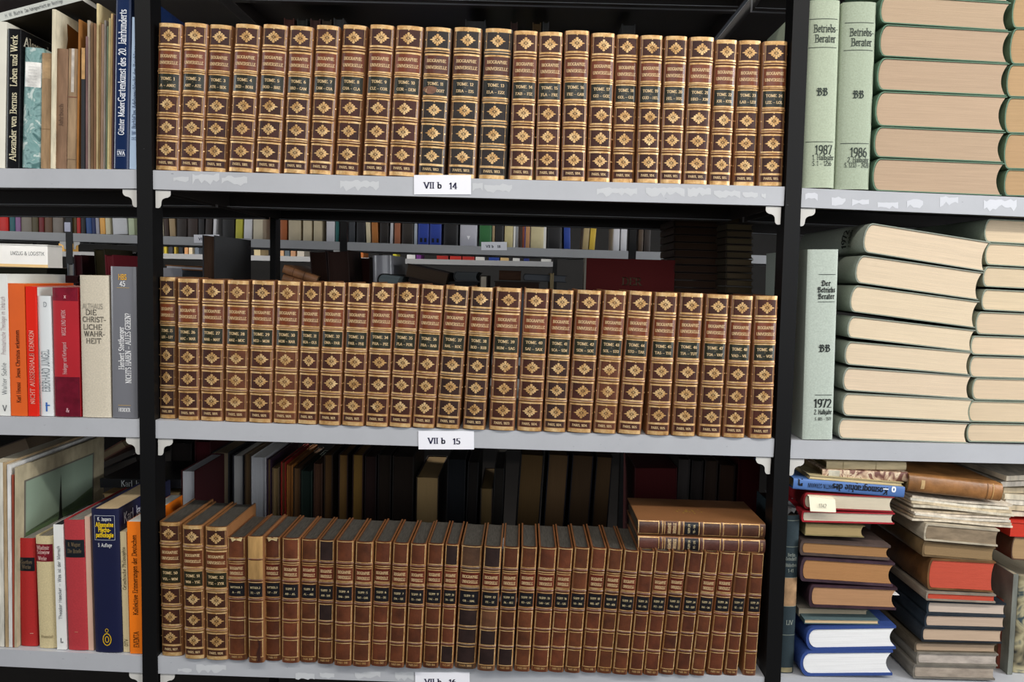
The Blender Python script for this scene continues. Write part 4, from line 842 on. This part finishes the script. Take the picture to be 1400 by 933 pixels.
# from the shelf upwards
lie('lowest blue covered book with white page ends in the inner stack', (1096, 893), (1222, 890), (1092, 922.5), (1219, 923.5), .004, .16, '2e4684', 'f0f0f0', sag=.30, grow=1.6, t=.004, group=LG, conc=.2)
lie('second blue covered book with white page ends in the inner stack', (1102, 860), (1226, 857), (1102, 888), (1224, 887), .006, .16, '2e4684', 'f0f0f0', sag=.3, grow=1.6, t=.004, group=LG, conc=.2)
lie('thin teal covered booklet on the upper blue book', (1100, 847), (1202, 848.5), (1100, 853.5), (1202, 854.5), .01, .2, '54686a', 'd8bc94', sag=.0, grow=0, t=.0008, group=LG, conc=0, name='pamphlet')
lie('grey beige booklet under the brown leather book', (1092, 832), (1186, 835), (1092, 843), (1186, 846), .03, .19, '8f877a', 'a89c86', sag=.0, grow=0, t=.0008, group=LG, conc=0, name='pamphlet')
lie('worn leather book with brown page ends, paper slip sticking out', (1104, 801), (1226, 807), (1108, 829), (1226, 832), .006, .18, '3c2730', 'b08560', mat=LEATHER, sag=.12, grow=2.2, t=.004, group=LG)
lie('worn purple leather book with orange brown page ends', (1094, 765), (1222, 773), (1094, 792), (1222, 800), .006, .18, '43303a', 'ab7c50', mat=LEATHER, sag=.14, grow=3, t=.004, group=LG)
lie('worn book with red corner and frayed grey cover edge', (1094, 742), (1218, 748), (1093, 756), (1216, 765), .008, .18, '52443f', 'a0764c', mat=OLDPAPER, sag=.14, grow=2.6, t=.004, group=LG)
lie('small cream paged book set back in the inner stack', (1101, 716.5), (1182, 719), (1101, 732), (1182, 736), .012, .14, '8d8058', 'a48f64', mat=OLDPAPER, sag=.0, grow=0, t=.0012, group=LG)
lie('lower red covered book with pale page ends in the inner stack', (1096, 700), (1224, 703), (1096, 713), (1222, 716.5), .006, .17, 'a01c28', 'cfc4b0', sag=.12, grow=1, t=.002, group=LG)
lie('upper red covered book holding a white note, inner stack', (1099, 675), (1222, 680.5), (1098, 695), (1222, 700), .006, .17, '8c1820', 'd6cab2', sag=.2, grow=1, t=.002, group=LG)
lie_spine('blue book lying upside down with black spine lettering', (1084, 669), (1236, 681), .0165, .004, .2, '4f72ac', 'cdb98a', mat=CARD, sag=.1, group=LG,
    deco=[('txt', '10141c', [('Kosmographie des', .0, .60, .0105, 90, 'bold', .085), ('DR. MARTIN GERMANN', .0, .275, .0065, 90, 'sans', .05), ('n', .05, .06, .014, 90, 'heavy', None)]), ('txt', 'e6ecf4', [('✶ –', .1, .86, .011, 90, 'heavy', .02)])])
lie_spine('thin cream paged book on the blue one, speckled edges', (1106, 655), (1235, 665.5), .0062, .008, .17, 'c9b98c', 'd3c096', mat=OLDPAPER, sag=0, flip=True, group=LG, t=.0008)
lie_spine('book in brown marbled paper second from the stack top', (1124, 655), (1242, 659.5), .0145, .012, .19, 'ffffff', '9a8460', mat=BROWNMARB, sag=.12, group=LG,
    deco=[('band', 'spine_label', .07, .2, 'c9c3b0', .9)])
lie_spine('vellum bound book topmost in the inner stack', (1130, 642), (1239, 643.5), .0125, .014, .19, 'd0bd96', '8f8058', mat=OLDPAPER, sag=.15, group=LG,
    deco=[('line', .21, .0008, 'a08c66', .95), ('line', .62, .0008, 'a08c66', .95)])
# white note hanging out of the upper red book
A = at(1106, 679, -.0005); B = at(1142, 683.5, -.0005); Cc = at(1143, 701, -.004); Dd = at(1108, 699.5, -.004)
V = [tuple(p) for p in (A, B, Cc, Dd)]+[tuple(p+Vector((0, .0004, 0))) for p in (A, B, Cc, Dd)]; mid = Vector(V[0])
V += [(A.x, .03, A.z), (B.x, .03, B.z), (A.x, .03, A.z+.0004), (B.x, .03, B.z+.0004)]
nt = obj('paper_note', V, [(3, 2, 1, 0), (4, 5, 6, 7), (0, 4, 7, 3), (1, 2, 6, 5), (2, 3, 7, 6), (0, 1, 9, 8), (4, 10, 11, 5), (8, 9, 11, 10)], PAPER, None, 'f2ecd2')
nt['label'] = 'cream paper note hanging out of the upper red book'; nt['category'] = 'note'; 
flat_mesh('lettering', [[(x, z_) for x, z_ in p] for p in text2d('1742', .006, (A.x+B.x)/2, (A.z+Dd.z)/2-.002, 'sans', .012)], lambda x, z_: (x, -.0045, z_), PRINT, nt, 'a8a498')
V, F = [], []; A = at(1219, 814, .008); box(V, F, 0, .012, 0, .06, 0, .0006)
sl = obj('paper_slip', V, F, PAPER, None, 'e2e2e0'); sl.location = A; sl['label'] = 'white paper slip sticking out of the worn leather book'; sl['category'] = 'note'

LG = 'old books in the outer stack on the third right shelf'
FST = [((1248, 911), (1361, 913), (1248, 926.5), (1361, 930), '6f6a62', 'a39688', 'grey worn lowest book', OLDPAPER), ((1253, 893.5), (1365, 896), (1253, 908), (1364, 910.5), '7c766c', 'b5aaa0', 'grey book with frayed edges', OLDPAPER),
       ((1250, 879), (1362, 881.5), (1250, 891), (1362, 893.5), '5b5143', 'ab947c', 'brown grey book with worn corner', OLDPAPER), ((1261, 859), (1371, 862), (1258, 876.5), (1370, 879.5), '1e242b', 'bfa68e', 'dark blue book with beige page ends', LEATHER),
       ((1265, 841), (1376, 844), (1263, 857), (1372, 859.5), '222c36', 'bda692', 'slate book with blue speckled top edge', LEATHER), ((1268, 823), (1375, 827), (1266, 838.5), (1375, 842), '1e2830', 'c4b3a4', 'blue grey book with pale page ends', LEATHER),
       ((1266, 811), (1362, 814.5), (1266, 820), (1361, 824.5), '8d8274', 'bd4a36', 'thin red edged book', OLDPAPER), ((1270, 764), (1362, 771), (1266, 806), (1358, 808.5), '6b4a2a', 'c0503c', 'thick red edged leather book', LEATHER),
       ((1262, 741), (1362, 750), (1260, 760), (1358, 768), '6a563a', '8f7654', 'brown paged book', LEATHER), ((1264, 716), (1366, 727), (1263, 739), (1365, 746), 'b8ad98', '8d7c66', 'vellum bound book', OLDPAPER)]
for i, (a, b, c, d, cc, pc, nm, mt) in enumerate(FST):
    lie('%s in the outer stack of old books' % nm, a, b, c, d, .004+.003*(i % 3), .2, cc, pc, mat=mt, sag=.10, grow=1.2, t=.0026, group=LG, conc=.06, pmat=OLDPAPER if i < 2 or i == 9 else None)
# loose paper bundles above, then the brown leather book
def bundle(lb, P, n, seed, Y):
    rr = random.Random(seed); r = thing('paper_bundle', lb, 'papers', at(P[0][0], P[1][1], Y), None, 'loose paper bundles on the outer stack')
    o = r.matrix_world.translation
    for k in range(n):
        f = k/n; g_ = (k+1)/n
        l0 = at(P[0][0]+rr.uniform(-3, 3), P[1][1]+(P[0][1]-P[1][1])*f, Y); r0 = at(P[2][0]+rr.uniform(-4, 3), P[3][1]+(P[2][1]-P[3][1])*f, Y)
        th = (at(P[0][0], P[0][1], Y).z-at(P[1][0], P[1][1], Y).z)/n*.82; yo = rr.uniform(0, .008); m = 6
        V, F = [], []
        for i in range(m+1):
            t = i/m; x = l0.x+(r0.x-l0.x)*t; zz = l0.z+(r0.z-l0.z)*t+.0012*math.sin(t*5+k)
            V += [(x-o.x, yo, zz-o.z), (x-o.x, yo, zz+th-o.z), (x-o.x-.02, .2, zz+th-o.z), (x-o.x-.02, .2, zz-o.z)]
        for i in range(m):
            b = 4*i; F += [(b, b+4, b+5, b+1), (b+1, b+5, b+6, b+2), (b+2, b+6, b+7, b+3), (b+3, b+7, b+4, b)]
        F += [(0, 1, 2, 3), (4*m+3, 4*m+2, 4*m+1, 4*m)]
        obj('loose_leaves', V, F, OLDPAPER, r, vary(('d9cdb8', 'c8b79a', 'e0d8c8')[k % 3], .08, rr))
bundle('bundle of loose pale paper sheets above the vellum book', ((1252, 697), (1252, 714), (1386, 708), (1386, 723)), 5, 1, .006)
bundle('upper bundle of loose pale sheets under the brown leather book', ((1246, 678), (1248, 694), (1384, 692), (1386, 706)), 4, 2, .01)
lie_spine('scuffed tan leather book lying topmost on the outer stack', (1241, 673), (1369, 687), .0275, .004, .17, '96673a', '8a7350', mat=LEATHER, sag=.22, group=LG,
    deco=[('band', 'spine_label', .13, .17, 'c9a878', .5), ('line', .9, .0015, 'b8905c', .95), ('line', .84, .001, '6b4a2c', .95)])
# at the frame edge
LG = 'things at the right edge of the third shelf'
std('book', 'grey mottled board standing at the frame edge', (1377, 1384.5, 921), (1385.5, 1393, 786), .03, b3, .16, '7d8078', 'a89c84', mat=OLDPAPER, paper=True, t=.001)
std('book', 'large book in grey marbled boards at the frame edge', (1386, 1440, 921), (1394, 1450, 790), .035, b3, .2, 'ffffff', 'a89c84', mat=GREYMARB, sag=.05)
lie_spine('reddish spined book standing behind the outer stack', (1362, 918.5), (1376, 919), .12, .05, .1, '8a4434', 'a08464', mat=LEATHER, sag=0)
lie('red edged book lying at the frame edge above the marbled one', (1384, 736), (1470, 742), (1382, 764), (1470, 768), .03, .2, '5a4030', 'a88a64', grow=2, group=None, sag=.1)
lie('bright red booklet at the frame edge', (1382, 714), (1470, 718), (1381, 734), (1470, 738), .03, .2, 'c23020', 'c83a28', grow=0, sag=0, t=.001)
bundle('white paper sheets lying at the frame edge near the shelf above', ((1374, 650), (1374, 708), (1470, 650), (1470, 712)), 7, 5, .035)

# ================================================================== BACK HALF OF THE MIDDLE BAY, SECOND SHELF
b2 = C[2]; LG = 'books at the back of the middle second shelf'
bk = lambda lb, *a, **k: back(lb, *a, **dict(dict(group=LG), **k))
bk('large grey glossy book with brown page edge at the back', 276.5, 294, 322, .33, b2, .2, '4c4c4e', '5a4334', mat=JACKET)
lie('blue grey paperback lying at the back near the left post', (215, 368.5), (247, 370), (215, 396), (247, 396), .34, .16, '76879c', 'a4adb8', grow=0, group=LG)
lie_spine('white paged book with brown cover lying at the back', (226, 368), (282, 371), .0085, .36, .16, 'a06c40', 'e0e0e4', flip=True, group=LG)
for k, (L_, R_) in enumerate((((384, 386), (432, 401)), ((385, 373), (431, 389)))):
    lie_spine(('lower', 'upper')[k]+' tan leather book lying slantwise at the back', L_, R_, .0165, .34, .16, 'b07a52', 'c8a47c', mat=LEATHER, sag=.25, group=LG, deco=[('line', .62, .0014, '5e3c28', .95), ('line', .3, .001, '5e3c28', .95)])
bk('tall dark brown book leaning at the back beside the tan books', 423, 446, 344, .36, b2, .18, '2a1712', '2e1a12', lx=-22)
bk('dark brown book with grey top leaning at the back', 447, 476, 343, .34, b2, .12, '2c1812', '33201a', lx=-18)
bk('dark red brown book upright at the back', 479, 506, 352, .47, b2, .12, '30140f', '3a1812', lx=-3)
std('book', 'light grey book with curved spine at the back', (511, 541, 470), (508, 537, 350), .35, b2, .16, '9c9ca2', 'bab4aa', mat=JACKET, sag=.25, group=LG)
lie('dark rolled volume lying before the light grey book', (516, 373), (548, 377), (515, 392), (548, 396), .30, .2, '20211f', '6f7a7c', grow=0, sag=.4, group=LG)
for k, (L_, R_, c) in enumerate((((556, 396), (608, 407), '2c1e18'), ((553, 378), (610, 391), '30231c'))):
    lie_spine(('lower', 'upper')[k]+' dark brown slab of a book lying aslant at the back', L_, R_, .026, .34, .18, c, '4a3c30', flip=bool(k), group=LG)
lie('dark grey book lying at the back, middle of the shelf', (620, 371), (654, 372), (620, 384), (654, 385), .36, .16, '3a3d40', '55585a', grow=0, group=LG)
lie('black book lying under the dark grey one', (612, 385), (655, 386), (612, 398), (655, 399), .35, .16, '1a1b1c', '2c2c2c', grow=0, group=LG)
bk('cream paged thin book upright at the back, middle of the shelf', 656, 666.5, 377, .34, b2, .15, '40362c', 'd2c6b2')
lie_spine('dark brown book lying at the back, right of the cream paged one', (675, 396), (738, 398), .0165, .34, .16, '2a1d18', '3a2a22', flip=True, group=LG)
lie_spine('small mottled brown box book on the dark brown one', (682, 383), (712, 384), .019, .35, .13, '4c3426', '6a4a38', mat=OLDPAPER, group=LG)
lie('slate book lying flat at the back before the red one', (715, 374), (775, 377), (715, 384), (775, 387), .38, .15, '2c3036', '6a6e74', grow=0, group=LG)
bk('thin tan pamphlet upright at the back', 752.5, 757.5, 374, .35, b2, .14, 'a8946c', 'b5a27c')
# red book with its cover to the aisle
A = at(798, 470, .4); T = at(798, 353, .4); Bx = at(918, 470, .4)
r = thing('book', 'large dark red book facing out, cover lettered DER', 'book', (A.x, .4, b2.A.z+.0005), None, LG)
Wd, Hh = (Bx-A).length, T.z-b2.A.z
V, F = [], []; box(V, F, 0, Wd, 0, .0025, 0, Hh); box(V, F, 0, Wd, .0275, .03, 0, Hh); obj('cover', V, F, CLOTH, r, '6e0c0c')
V, F = [], []; box(V, F, .003, Wd-.003, .0026, .0274, .003, Hh-.003); obj('text_block', V, F, PAGES, r, '8a7a60')
V, F = [], []; box(V, F, -.004, -.0001, 0, .03, 0, Hh); obj('spine_strip', V, F, CARD, r, 'a8a090')
flat_mesh('lettering', text2d('DER', .0155, Wd*.52, Hh-.045, 'bold', .04), lambda x, z_: (x, -.0006, z_), PRINT, r, '5e4428')
# dark stacks at the right end
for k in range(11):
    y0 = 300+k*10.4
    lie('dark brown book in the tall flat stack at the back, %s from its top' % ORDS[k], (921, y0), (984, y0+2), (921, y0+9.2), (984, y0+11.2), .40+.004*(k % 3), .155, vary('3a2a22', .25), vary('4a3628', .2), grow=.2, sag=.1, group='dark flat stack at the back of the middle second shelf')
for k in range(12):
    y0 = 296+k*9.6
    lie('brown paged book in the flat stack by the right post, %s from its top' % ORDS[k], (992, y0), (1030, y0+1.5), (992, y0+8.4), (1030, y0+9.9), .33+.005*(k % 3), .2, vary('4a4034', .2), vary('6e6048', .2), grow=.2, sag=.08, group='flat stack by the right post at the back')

# ------------------------------------------------------------------ back half, third shelf: books with their page edges to us
b3 = C[3]; LG = 'books standing at the back of the middle third shelf'
ROWB = [(233, 262, 606, '14100e', '1a1412', 0, 'black'), (266, 288, 604, '3a0c12', '451018', 0, 'dark red'), (290, 313, 619, '2a2a2e', 'a08e74', 0, 'tan paged'), (318, 333, 623, '2c2c34', 'b0b0ae', 0, 'pale grey paged'),
        (334.5, 342.5, 621, '4a3a2a', '6a543a', 0, 'brown'), (343.5, 364, 625, 'c8c8cc', 'c4c6ca', 0, 'white paged'), (365, 371, 628, '3a2438', '7a6248', 0, 'purple bound'), (372, 382, 640, '6e5a44', '8e7650', 0, 'small tan paged'),
        (384, 391, 632, 'a0241c', '6e4428', 0, 'red topped'), (392, 400.5, 636, 'a86a2c', '8c5a2c', 0, 'orange bound'), (401, 411, 640, '3c2c1c', '6a4c30', 0, 'brown paged'), (412, 427, 644, '24342c', '1c2a24', 0, 'dark green'),
        (429, 441, 634, '4a3024', '523626', 0, 'dull brown'), (443, 455, 622, '2a1c12', '5a4024', 0, 'tall brown paged'), (463, 476, 622, '2c1a16', '7a5a30', 0, 'tall tan paged'), (482, 497, 622, '301a18', '84642f', 0, 'honey paged'),
        (499, 515, 624, '1c1012', '2a1a18', 0, 'dark wine'), (517, 535, 622, '181210', '241a14', 0, 'blackish brown'), (537, 566, 624, '1c1612', '231a14', 0, 'dark brown wide'), (569, 600, 653, '2a2018', 'a88c60', 0, 'short honey paged'),
        (612, 637, 628, '16181c', '1a1c20', 0, 'black clothbound'), (640, 655, 632, '1c1a1a', '221e1c', 4, 'charcoal'), (657, 674, 668, '3a3028', '7a6440', 0, 'low tan paged'), (676, 690, 640, '22201e', '2a2622', 3, 'dark grey leaning'),
        (712, 744, 622, '1c1a1c', '6a5232', 9, 'wide leaning brown paged'), (750, 778, 622, '141824', '70563a', 9, 'second wide leaning brown paged'), (783, 812, 623, '141420', '54402c', 9, 'third wide leaning brown paged'), (816, 838, 625, '181418', '5a442c', 9, 'fourth wide leaning brown paged'),
        (868, 926, 640, '4a1216', '521a1c', -6, 'wine red fallen'), (928, 944, 628, '3a3634', '4a4442', 0, 'smoky grey'), (946, 962, 630, '2e2a2a', '3c3634', 0, 'dark smoky'), (964, 982, 630, '3a302c', '44362e', 0, 'brown grey'),
        (984, 1006, 636, '30241e', '4a3428', 0, 'dim brown'), (1010, 1040, 628, '4a0e16', '54141a', 0, 'wine red upright')]
for xl, xr, yt, c, pc, lx, nm in ROWB:
    back('%s book in the back row of the middle third shelf' % nm, xl, xr, yt, .36, b3, .17+.01*((xl*7) % 3), c, pc, lx=lx, group=LG)
back('white paged book standing at the back by the left post', 247.5, 267, 644, .215, b3, .14, '3a0c12', 'd8d9de', group=LG)

# ================================================================== REAR RACK ACROSS THE NEXT AISLE
Y2 = 1.5
r2 = thing('steel_rack', 'grey steel shelving across the next aisle, seen through the gaps', 'shelf', (0, 0, 0))
P2 = [at(-300, 313, Y2).x, at(90, 318, Y2).x, at(465, 330, Y2).x, at(860, 340, Y2).x, at(1240, 350, Y2).x]
B2 = Board(at(0, 315.8, Y2), at(885, 344.3, Y2), Y2)
B2l = Board(B2.A-Vector((0, 0, .38)), B2.B-Vector((0, 0, .38)), Y2)
B2u = Board(B2.A+Vector((0, 0, .38)), B2.B+Vector((0, 0, .38)), Y2)
for k, x in enumerate(P2):
    post(r2, x, Y2-.0018, -1, BLACKPAINT)
    if k < 4:
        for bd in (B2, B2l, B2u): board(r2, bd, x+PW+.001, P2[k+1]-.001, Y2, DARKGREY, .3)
    for d in (1, -1):
        xx = x+(PW+.001 if d > 0 else -.001); gusset(r2, xx, B2.z(xx)-LIP-.001, d, Y2+.002, WHITEPAINT)
shelf_label(r2, 658, 693, 331, ('VII b', '18'), Y2-.0004, style='bold', s=.98)
shelf_label(r2, 265, 300, 321, ('VII b', '17'), Y2-.0004, style='bold', s=.98)
V, F = [], []; a, b = at(88, 304, Y2-.003), at(96.5, 317, Y2-.003); box(V, F, a.x, b.x, Y2-.0035, Y2-.0021, b.z, a.z)
obj('post_card', V, F, PAPER, r2, 'cfd2e6', label='white card on a black post')
R2 = [(-2, 11, 'e02820', 'red', 0), (13, 20.5, '2f6a70', 'teal', 0), (21, 28, '9a6fa0', 'mauve', 0), (28.6, 43, '8f867a', 'wide beige grey', 0), (43.5, 52, '5d5236', 'olive', 0), (53, 60, '7a1f22', 'maroon', 0), (60.6, 71, '6e4f38', 'tan brown', 0), (71.6, 86, '8a8178', 'stone grey', 0),
      (98, 104.6, '5c4a26', 'olive brown', 0), (105, 110, 'c02018', 'narrow red', 0), (110.4, 117, '141216', 'narrow black', 0), (118, 125.6, '2b4f8c', 'sky blue', -3), (126, 131, '1c2c60', 'slim navy', -3), (131.4, 136, 'a8a8b4', 'slim silver', -3), (137, 144, 'f0b25a', 'apricot', -3), (144.6, 151, 'd8d0b0', 'cream leaning', -3), (154, 174, 'd6d8dc', 'broad white leaning', -4), (176, 184, 'b8c4a4', 'pale green', -3),
      (216, 224, 'c8c0a8', 'ivory leaning', -4), (225, 231, '3a261c', 'dark brown leaning', -4), (232, 240, 'a8906c', 'buff leaning', -4), (241, 255, '2a201c', 'brown black', 0), (256, 270, '33241e', 'deep brown', 0), (271, 279, '1c1a1c', 'soot black', 0), (280, 289, '2c221e', 'umber', 3), (291, 295, 'd8d8dc', 'slim white leaning', 3), (303, 320, '121214', 'broad black', 0), (321.5, 331, 'b8b43c', 'yellow green', 2), (333, 344, 'cfd0d4', 'white mottled', 2), (346, 359, 'c8bfa8', 'cream bulky', 0),
      (383, 392, '9c5428', 'rust orange', 0), (394, 411, 'b8ac92', 'wide ecru', 0), (414, 426, 'c0b498', 'ecru', 0), (428.5, 440, 'bcb094', 'slim ecru', 0), (446, 457.5, 'c6c6cc', 'silver white', 0), (458.5, 463.5, '1c5c5c', 'slim teal', 0),
      (476, 485, '34383e', 'slate', 0), (487, 499, '1c1c20', 'jet black', 0), (501, 507, 'd0c4a4', 'bone leaning', -4), (508.5, 517, 'a8682c', 'copper leaning', -3), (519, 531, '1c1614', 'black brown', 0), (533, 537, 'bcbcc0', 'slim grey white', 1), (539, 547, '9c5e40', 'terracotta', 0), (549, 565, '2a2420', 'dark book with a white spot', 0), (566, 570, 'a8b0bc', 'slim steel', 0), (571, 586, '1e3a94', 'first of two royal blue', 0), (587, 603, '1e3a94', 'second of two royal blue', 0), (606, 626, '0e0e12', 'wide jet', 0), (628.5, 652, 'b4b4be', 'wide lilac grey', 0),
      (655, 672, '2c6a38', 'green', 0), (672.6, 676, 'a08a68', 'slim tan', 0), (677, 688, '18181a', 'ink black', 0), (689.5, 701, 'c4b888', 'straw', 0), (704, 707.5, '8a8c90', 'slim ash', 0), (708, 713, '33221a', 'dark chestnut', 0), (713.5, 717, '7c3a20', 'russet', 0), (718, 724, 'b8885a', 'caramel', 0), (725, 743, 'c9bd94', 'wide cream round', 0), (748, 768, '17171a', 'wide ink', 0), (771, 780, '1c3c90', 'cobalt leaning', -3), (796, 804, 'a89468', 'khaki leaning', 4), (805, 813, 'c8a838', 'mustard leaning', 4), (838, 846.6, 'c8c8cc', 'first of two white', 0), (848, 856.6, 'c8c8cc', 'second of two white', 0), (872, 879, '463626', 'walnut', 0), (880, 889, '2c2420', 'dusky', 0)]
rr = random.Random(8)
for x0, x1, c, nm, lx in R2:
    if x0 < 60 and False: continue
    yb = 316+x0*.0322; H = .21+.05*rr.random()
    A = at(x0, yb, Y2+.004); B = at(x1, yb, Y2+.004); a = math.atan2(lx*.0016, .12)
    W = (B.x-A.x)*math.cos(a)-.0006; D = .14+.03*rr.random()
    xm = (A.x+B.x)/2
    r, S = book('book', '%s book on the shelf across the next aisle' % nm, 'book', (xm, Y2+.004, B2.z(xm)+W/2*abs(math.sin(a))+.0004), lean(a), W, H, D, c, 'c8b894', CARD, .08, .002, .002, .03, 'books on the shelf across the next aisle')
    if 'royal' in nm: flat_mesh('spine_label', S.bar(-W*.3, W*.3, .008, .022), S.fn(.0005), PRINT, r, '10121a')
    if 'lilac' in nm: flat_mesh('spine_mark', [[(-.006, .034), (.006, .034), (0, .02)]], S.fn(.0005), PRINT, r, 'eeeef2')
# lower shelf of that rack, books just seen between the back rows
for k, (x0, x1, c, nm) in enumerate(((520, 534, '7a2020', 'red'), (536, 560, '55402c', 'brown'), (575, 590, '8a8c90', 'grey'), (592, 622, 'b8ac88', 'cream'), (690, 702, 'c0b48c', 'yellowish'), (845, 852, 'c8c8c8', 'slim white'), (700, 712, '444850', 'slate grey'), (640, 660, '5c6068', 'steel'), (930, 960, 'a08a68', 'buff'), (962, 985, '8c3c2c', 'brick red'))):
    A = at(x0, 600, Y2+.004); B = at(x1, 600, Y2+.004)
    book('book', '%s book low on the shelving across the next aisle' % nm, 'book', ((A.x+B.x)/2, Y2+.004, B2l.z(A.x)+.0004), lean(0), B.x-A.x-.001, .22, .15, c, 'c8b894', CARD, .08, .002, .002, .03, 'books low across the next aisle')

# ------------------------------------------------------------------ farthest rack
Y3 = 3.15
r3 = thing('steel_rack', 'farthest grey shelving beyond two aisles, a thin strip in view', 'shelf', (0, 0, 0))
B3 = Board(at(0, 342, Y3), at(762, 358.2, Y3), Y3); x3 = at(762, 358, Y3).x
q3 = [x3-4*(BW+PW)+k*(BW+PW) for k in range(5)]
B3u = Board(B3.A+Vector((0, 0, .4)), B3.B+Vector((0, 0, .4)), Y3)
for k, x in enumerate(q3):
    post(r3, x-PW, Y3-.0018, -1, BLACKPAINT)
    if k < 4:
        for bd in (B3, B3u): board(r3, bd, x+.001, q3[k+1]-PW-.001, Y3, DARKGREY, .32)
F3 = [(80, 88, 'e0b060', 'amber'), (214, 222, 'd8d0b8', 'ivory'), (224, 228, 'c8b43c', 'lemon'), (230, 236, '3a3a40', 'charcoal'), (238, 241, 'b8a040', 'ochre'), (244, 250, '20242a', 'black'), (252, 257, 'd09a68', 'peach'), (258, 263, 'e0d0b0', 'cream'), (266, 272, '6a7480', 'blue grey'), (347, 356, 'c8b890', 'sand'), (380, 388, 'c8a078', 'fawn'), (389, 396, '58646c', 'slate'), (397, 404, 'b88a68', 'clay'), (406, 416, 'c4bcb0', 'pearl'), (481, 486, 'e0d8c0', 'eggshell'), (488, 497, 'b86a30', 'orange brown'), (537, 542, 'd8d030', 'yellow'), (556, 568, 'd8d8d8', 'white'), (569, 576, '6a2a7a', 'violet'),
      (597, 613, 'a02018', 'dark red'), (615, 631, 'b8281c', 'scarlet'), (632, 649, 'a8241c', 'crimson'), (650, 663, 'd8d8d4', 'wide white'), (668, 683, '1c3c90', 'blue'), (684, 696, 'd0b078', 'beige'), (701, 711, 'cfcfcc', 'pale'), (716, 724, '1c2c70', 'navy'), (740, 754, 'd4d4d0', 'chalk white')]
for x0, x1, c, nm in F3:
    A = at(x0, 350, Y3+.004); B = at(x1, 350, Y3+.004)
    book('book', '%s book on the farthest shelving, a small patch of colour' % nm, 'book', ((A.x+B.x)/2, Y3+.004, B3.z((A.x+B.x)/2)+.0004), lean(0), B.x-A.x-.002, .2, .14, c, 'c8b894', CARD, .05, .002, .002, .02, 'books on the farthest shelving')
# white removal carton at the far left
A, B = at(-16, 364, 2.6), at(65, 336, 2.6)
r = thing('carton', 'white removal carton lettered UMZUG & LOGISTIK, far left', 'box', (A.x, 2.6, A.z))
w_, h_ = B.x-A.x, B.z-A.z
V, F = [], []; box(V, F, 0, w_, 0, .12, 0, h_); obj('carton_body', V, F, PAPER, r, 'f4f4f2')
V, F = [], []; box(V, F, -.002, w_+.002, -.002, .122, h_+.0002, h_+.004); obj('lid', V, F, PAPER, r, 'ececea')
flat_mesh('lettering', text2d('UMZUG & LOGISTIK', .017, w_*.66, h_*.62, 'sans', .17), lambda x, z_: (x, -.0006, z_), PRINT, r, '6a7074')
flat_mesh('base_stripe', [[(0, 0), (w_, 0), (w_, h_*.13), (0, h_*.13)]], lambda x, z_: (x, -.0005, z_), PRINT, r, 'e8c890')
# the table it stands on
r = thing('trolley', 'low dark trolley standing under the white carton', 'table', (A.x, 2.6, 0))
V, F = [], []; box(V, F, -.3, w_+.04, -.03, .34, A.z-.025, A.z-.0004); obj('table_top', V, F, CARD, r, '4a4038')
for x in (-.28, w_): 
    for y in (-.02, .31): V, F = [], []; box(V, F, x, x+.02, y, y+.02, 0, A.z-.025); obj('leg', V, F, BLACKPAINT, r)

# ------------------------------------------------------------------ dim tops of the books behind the top row
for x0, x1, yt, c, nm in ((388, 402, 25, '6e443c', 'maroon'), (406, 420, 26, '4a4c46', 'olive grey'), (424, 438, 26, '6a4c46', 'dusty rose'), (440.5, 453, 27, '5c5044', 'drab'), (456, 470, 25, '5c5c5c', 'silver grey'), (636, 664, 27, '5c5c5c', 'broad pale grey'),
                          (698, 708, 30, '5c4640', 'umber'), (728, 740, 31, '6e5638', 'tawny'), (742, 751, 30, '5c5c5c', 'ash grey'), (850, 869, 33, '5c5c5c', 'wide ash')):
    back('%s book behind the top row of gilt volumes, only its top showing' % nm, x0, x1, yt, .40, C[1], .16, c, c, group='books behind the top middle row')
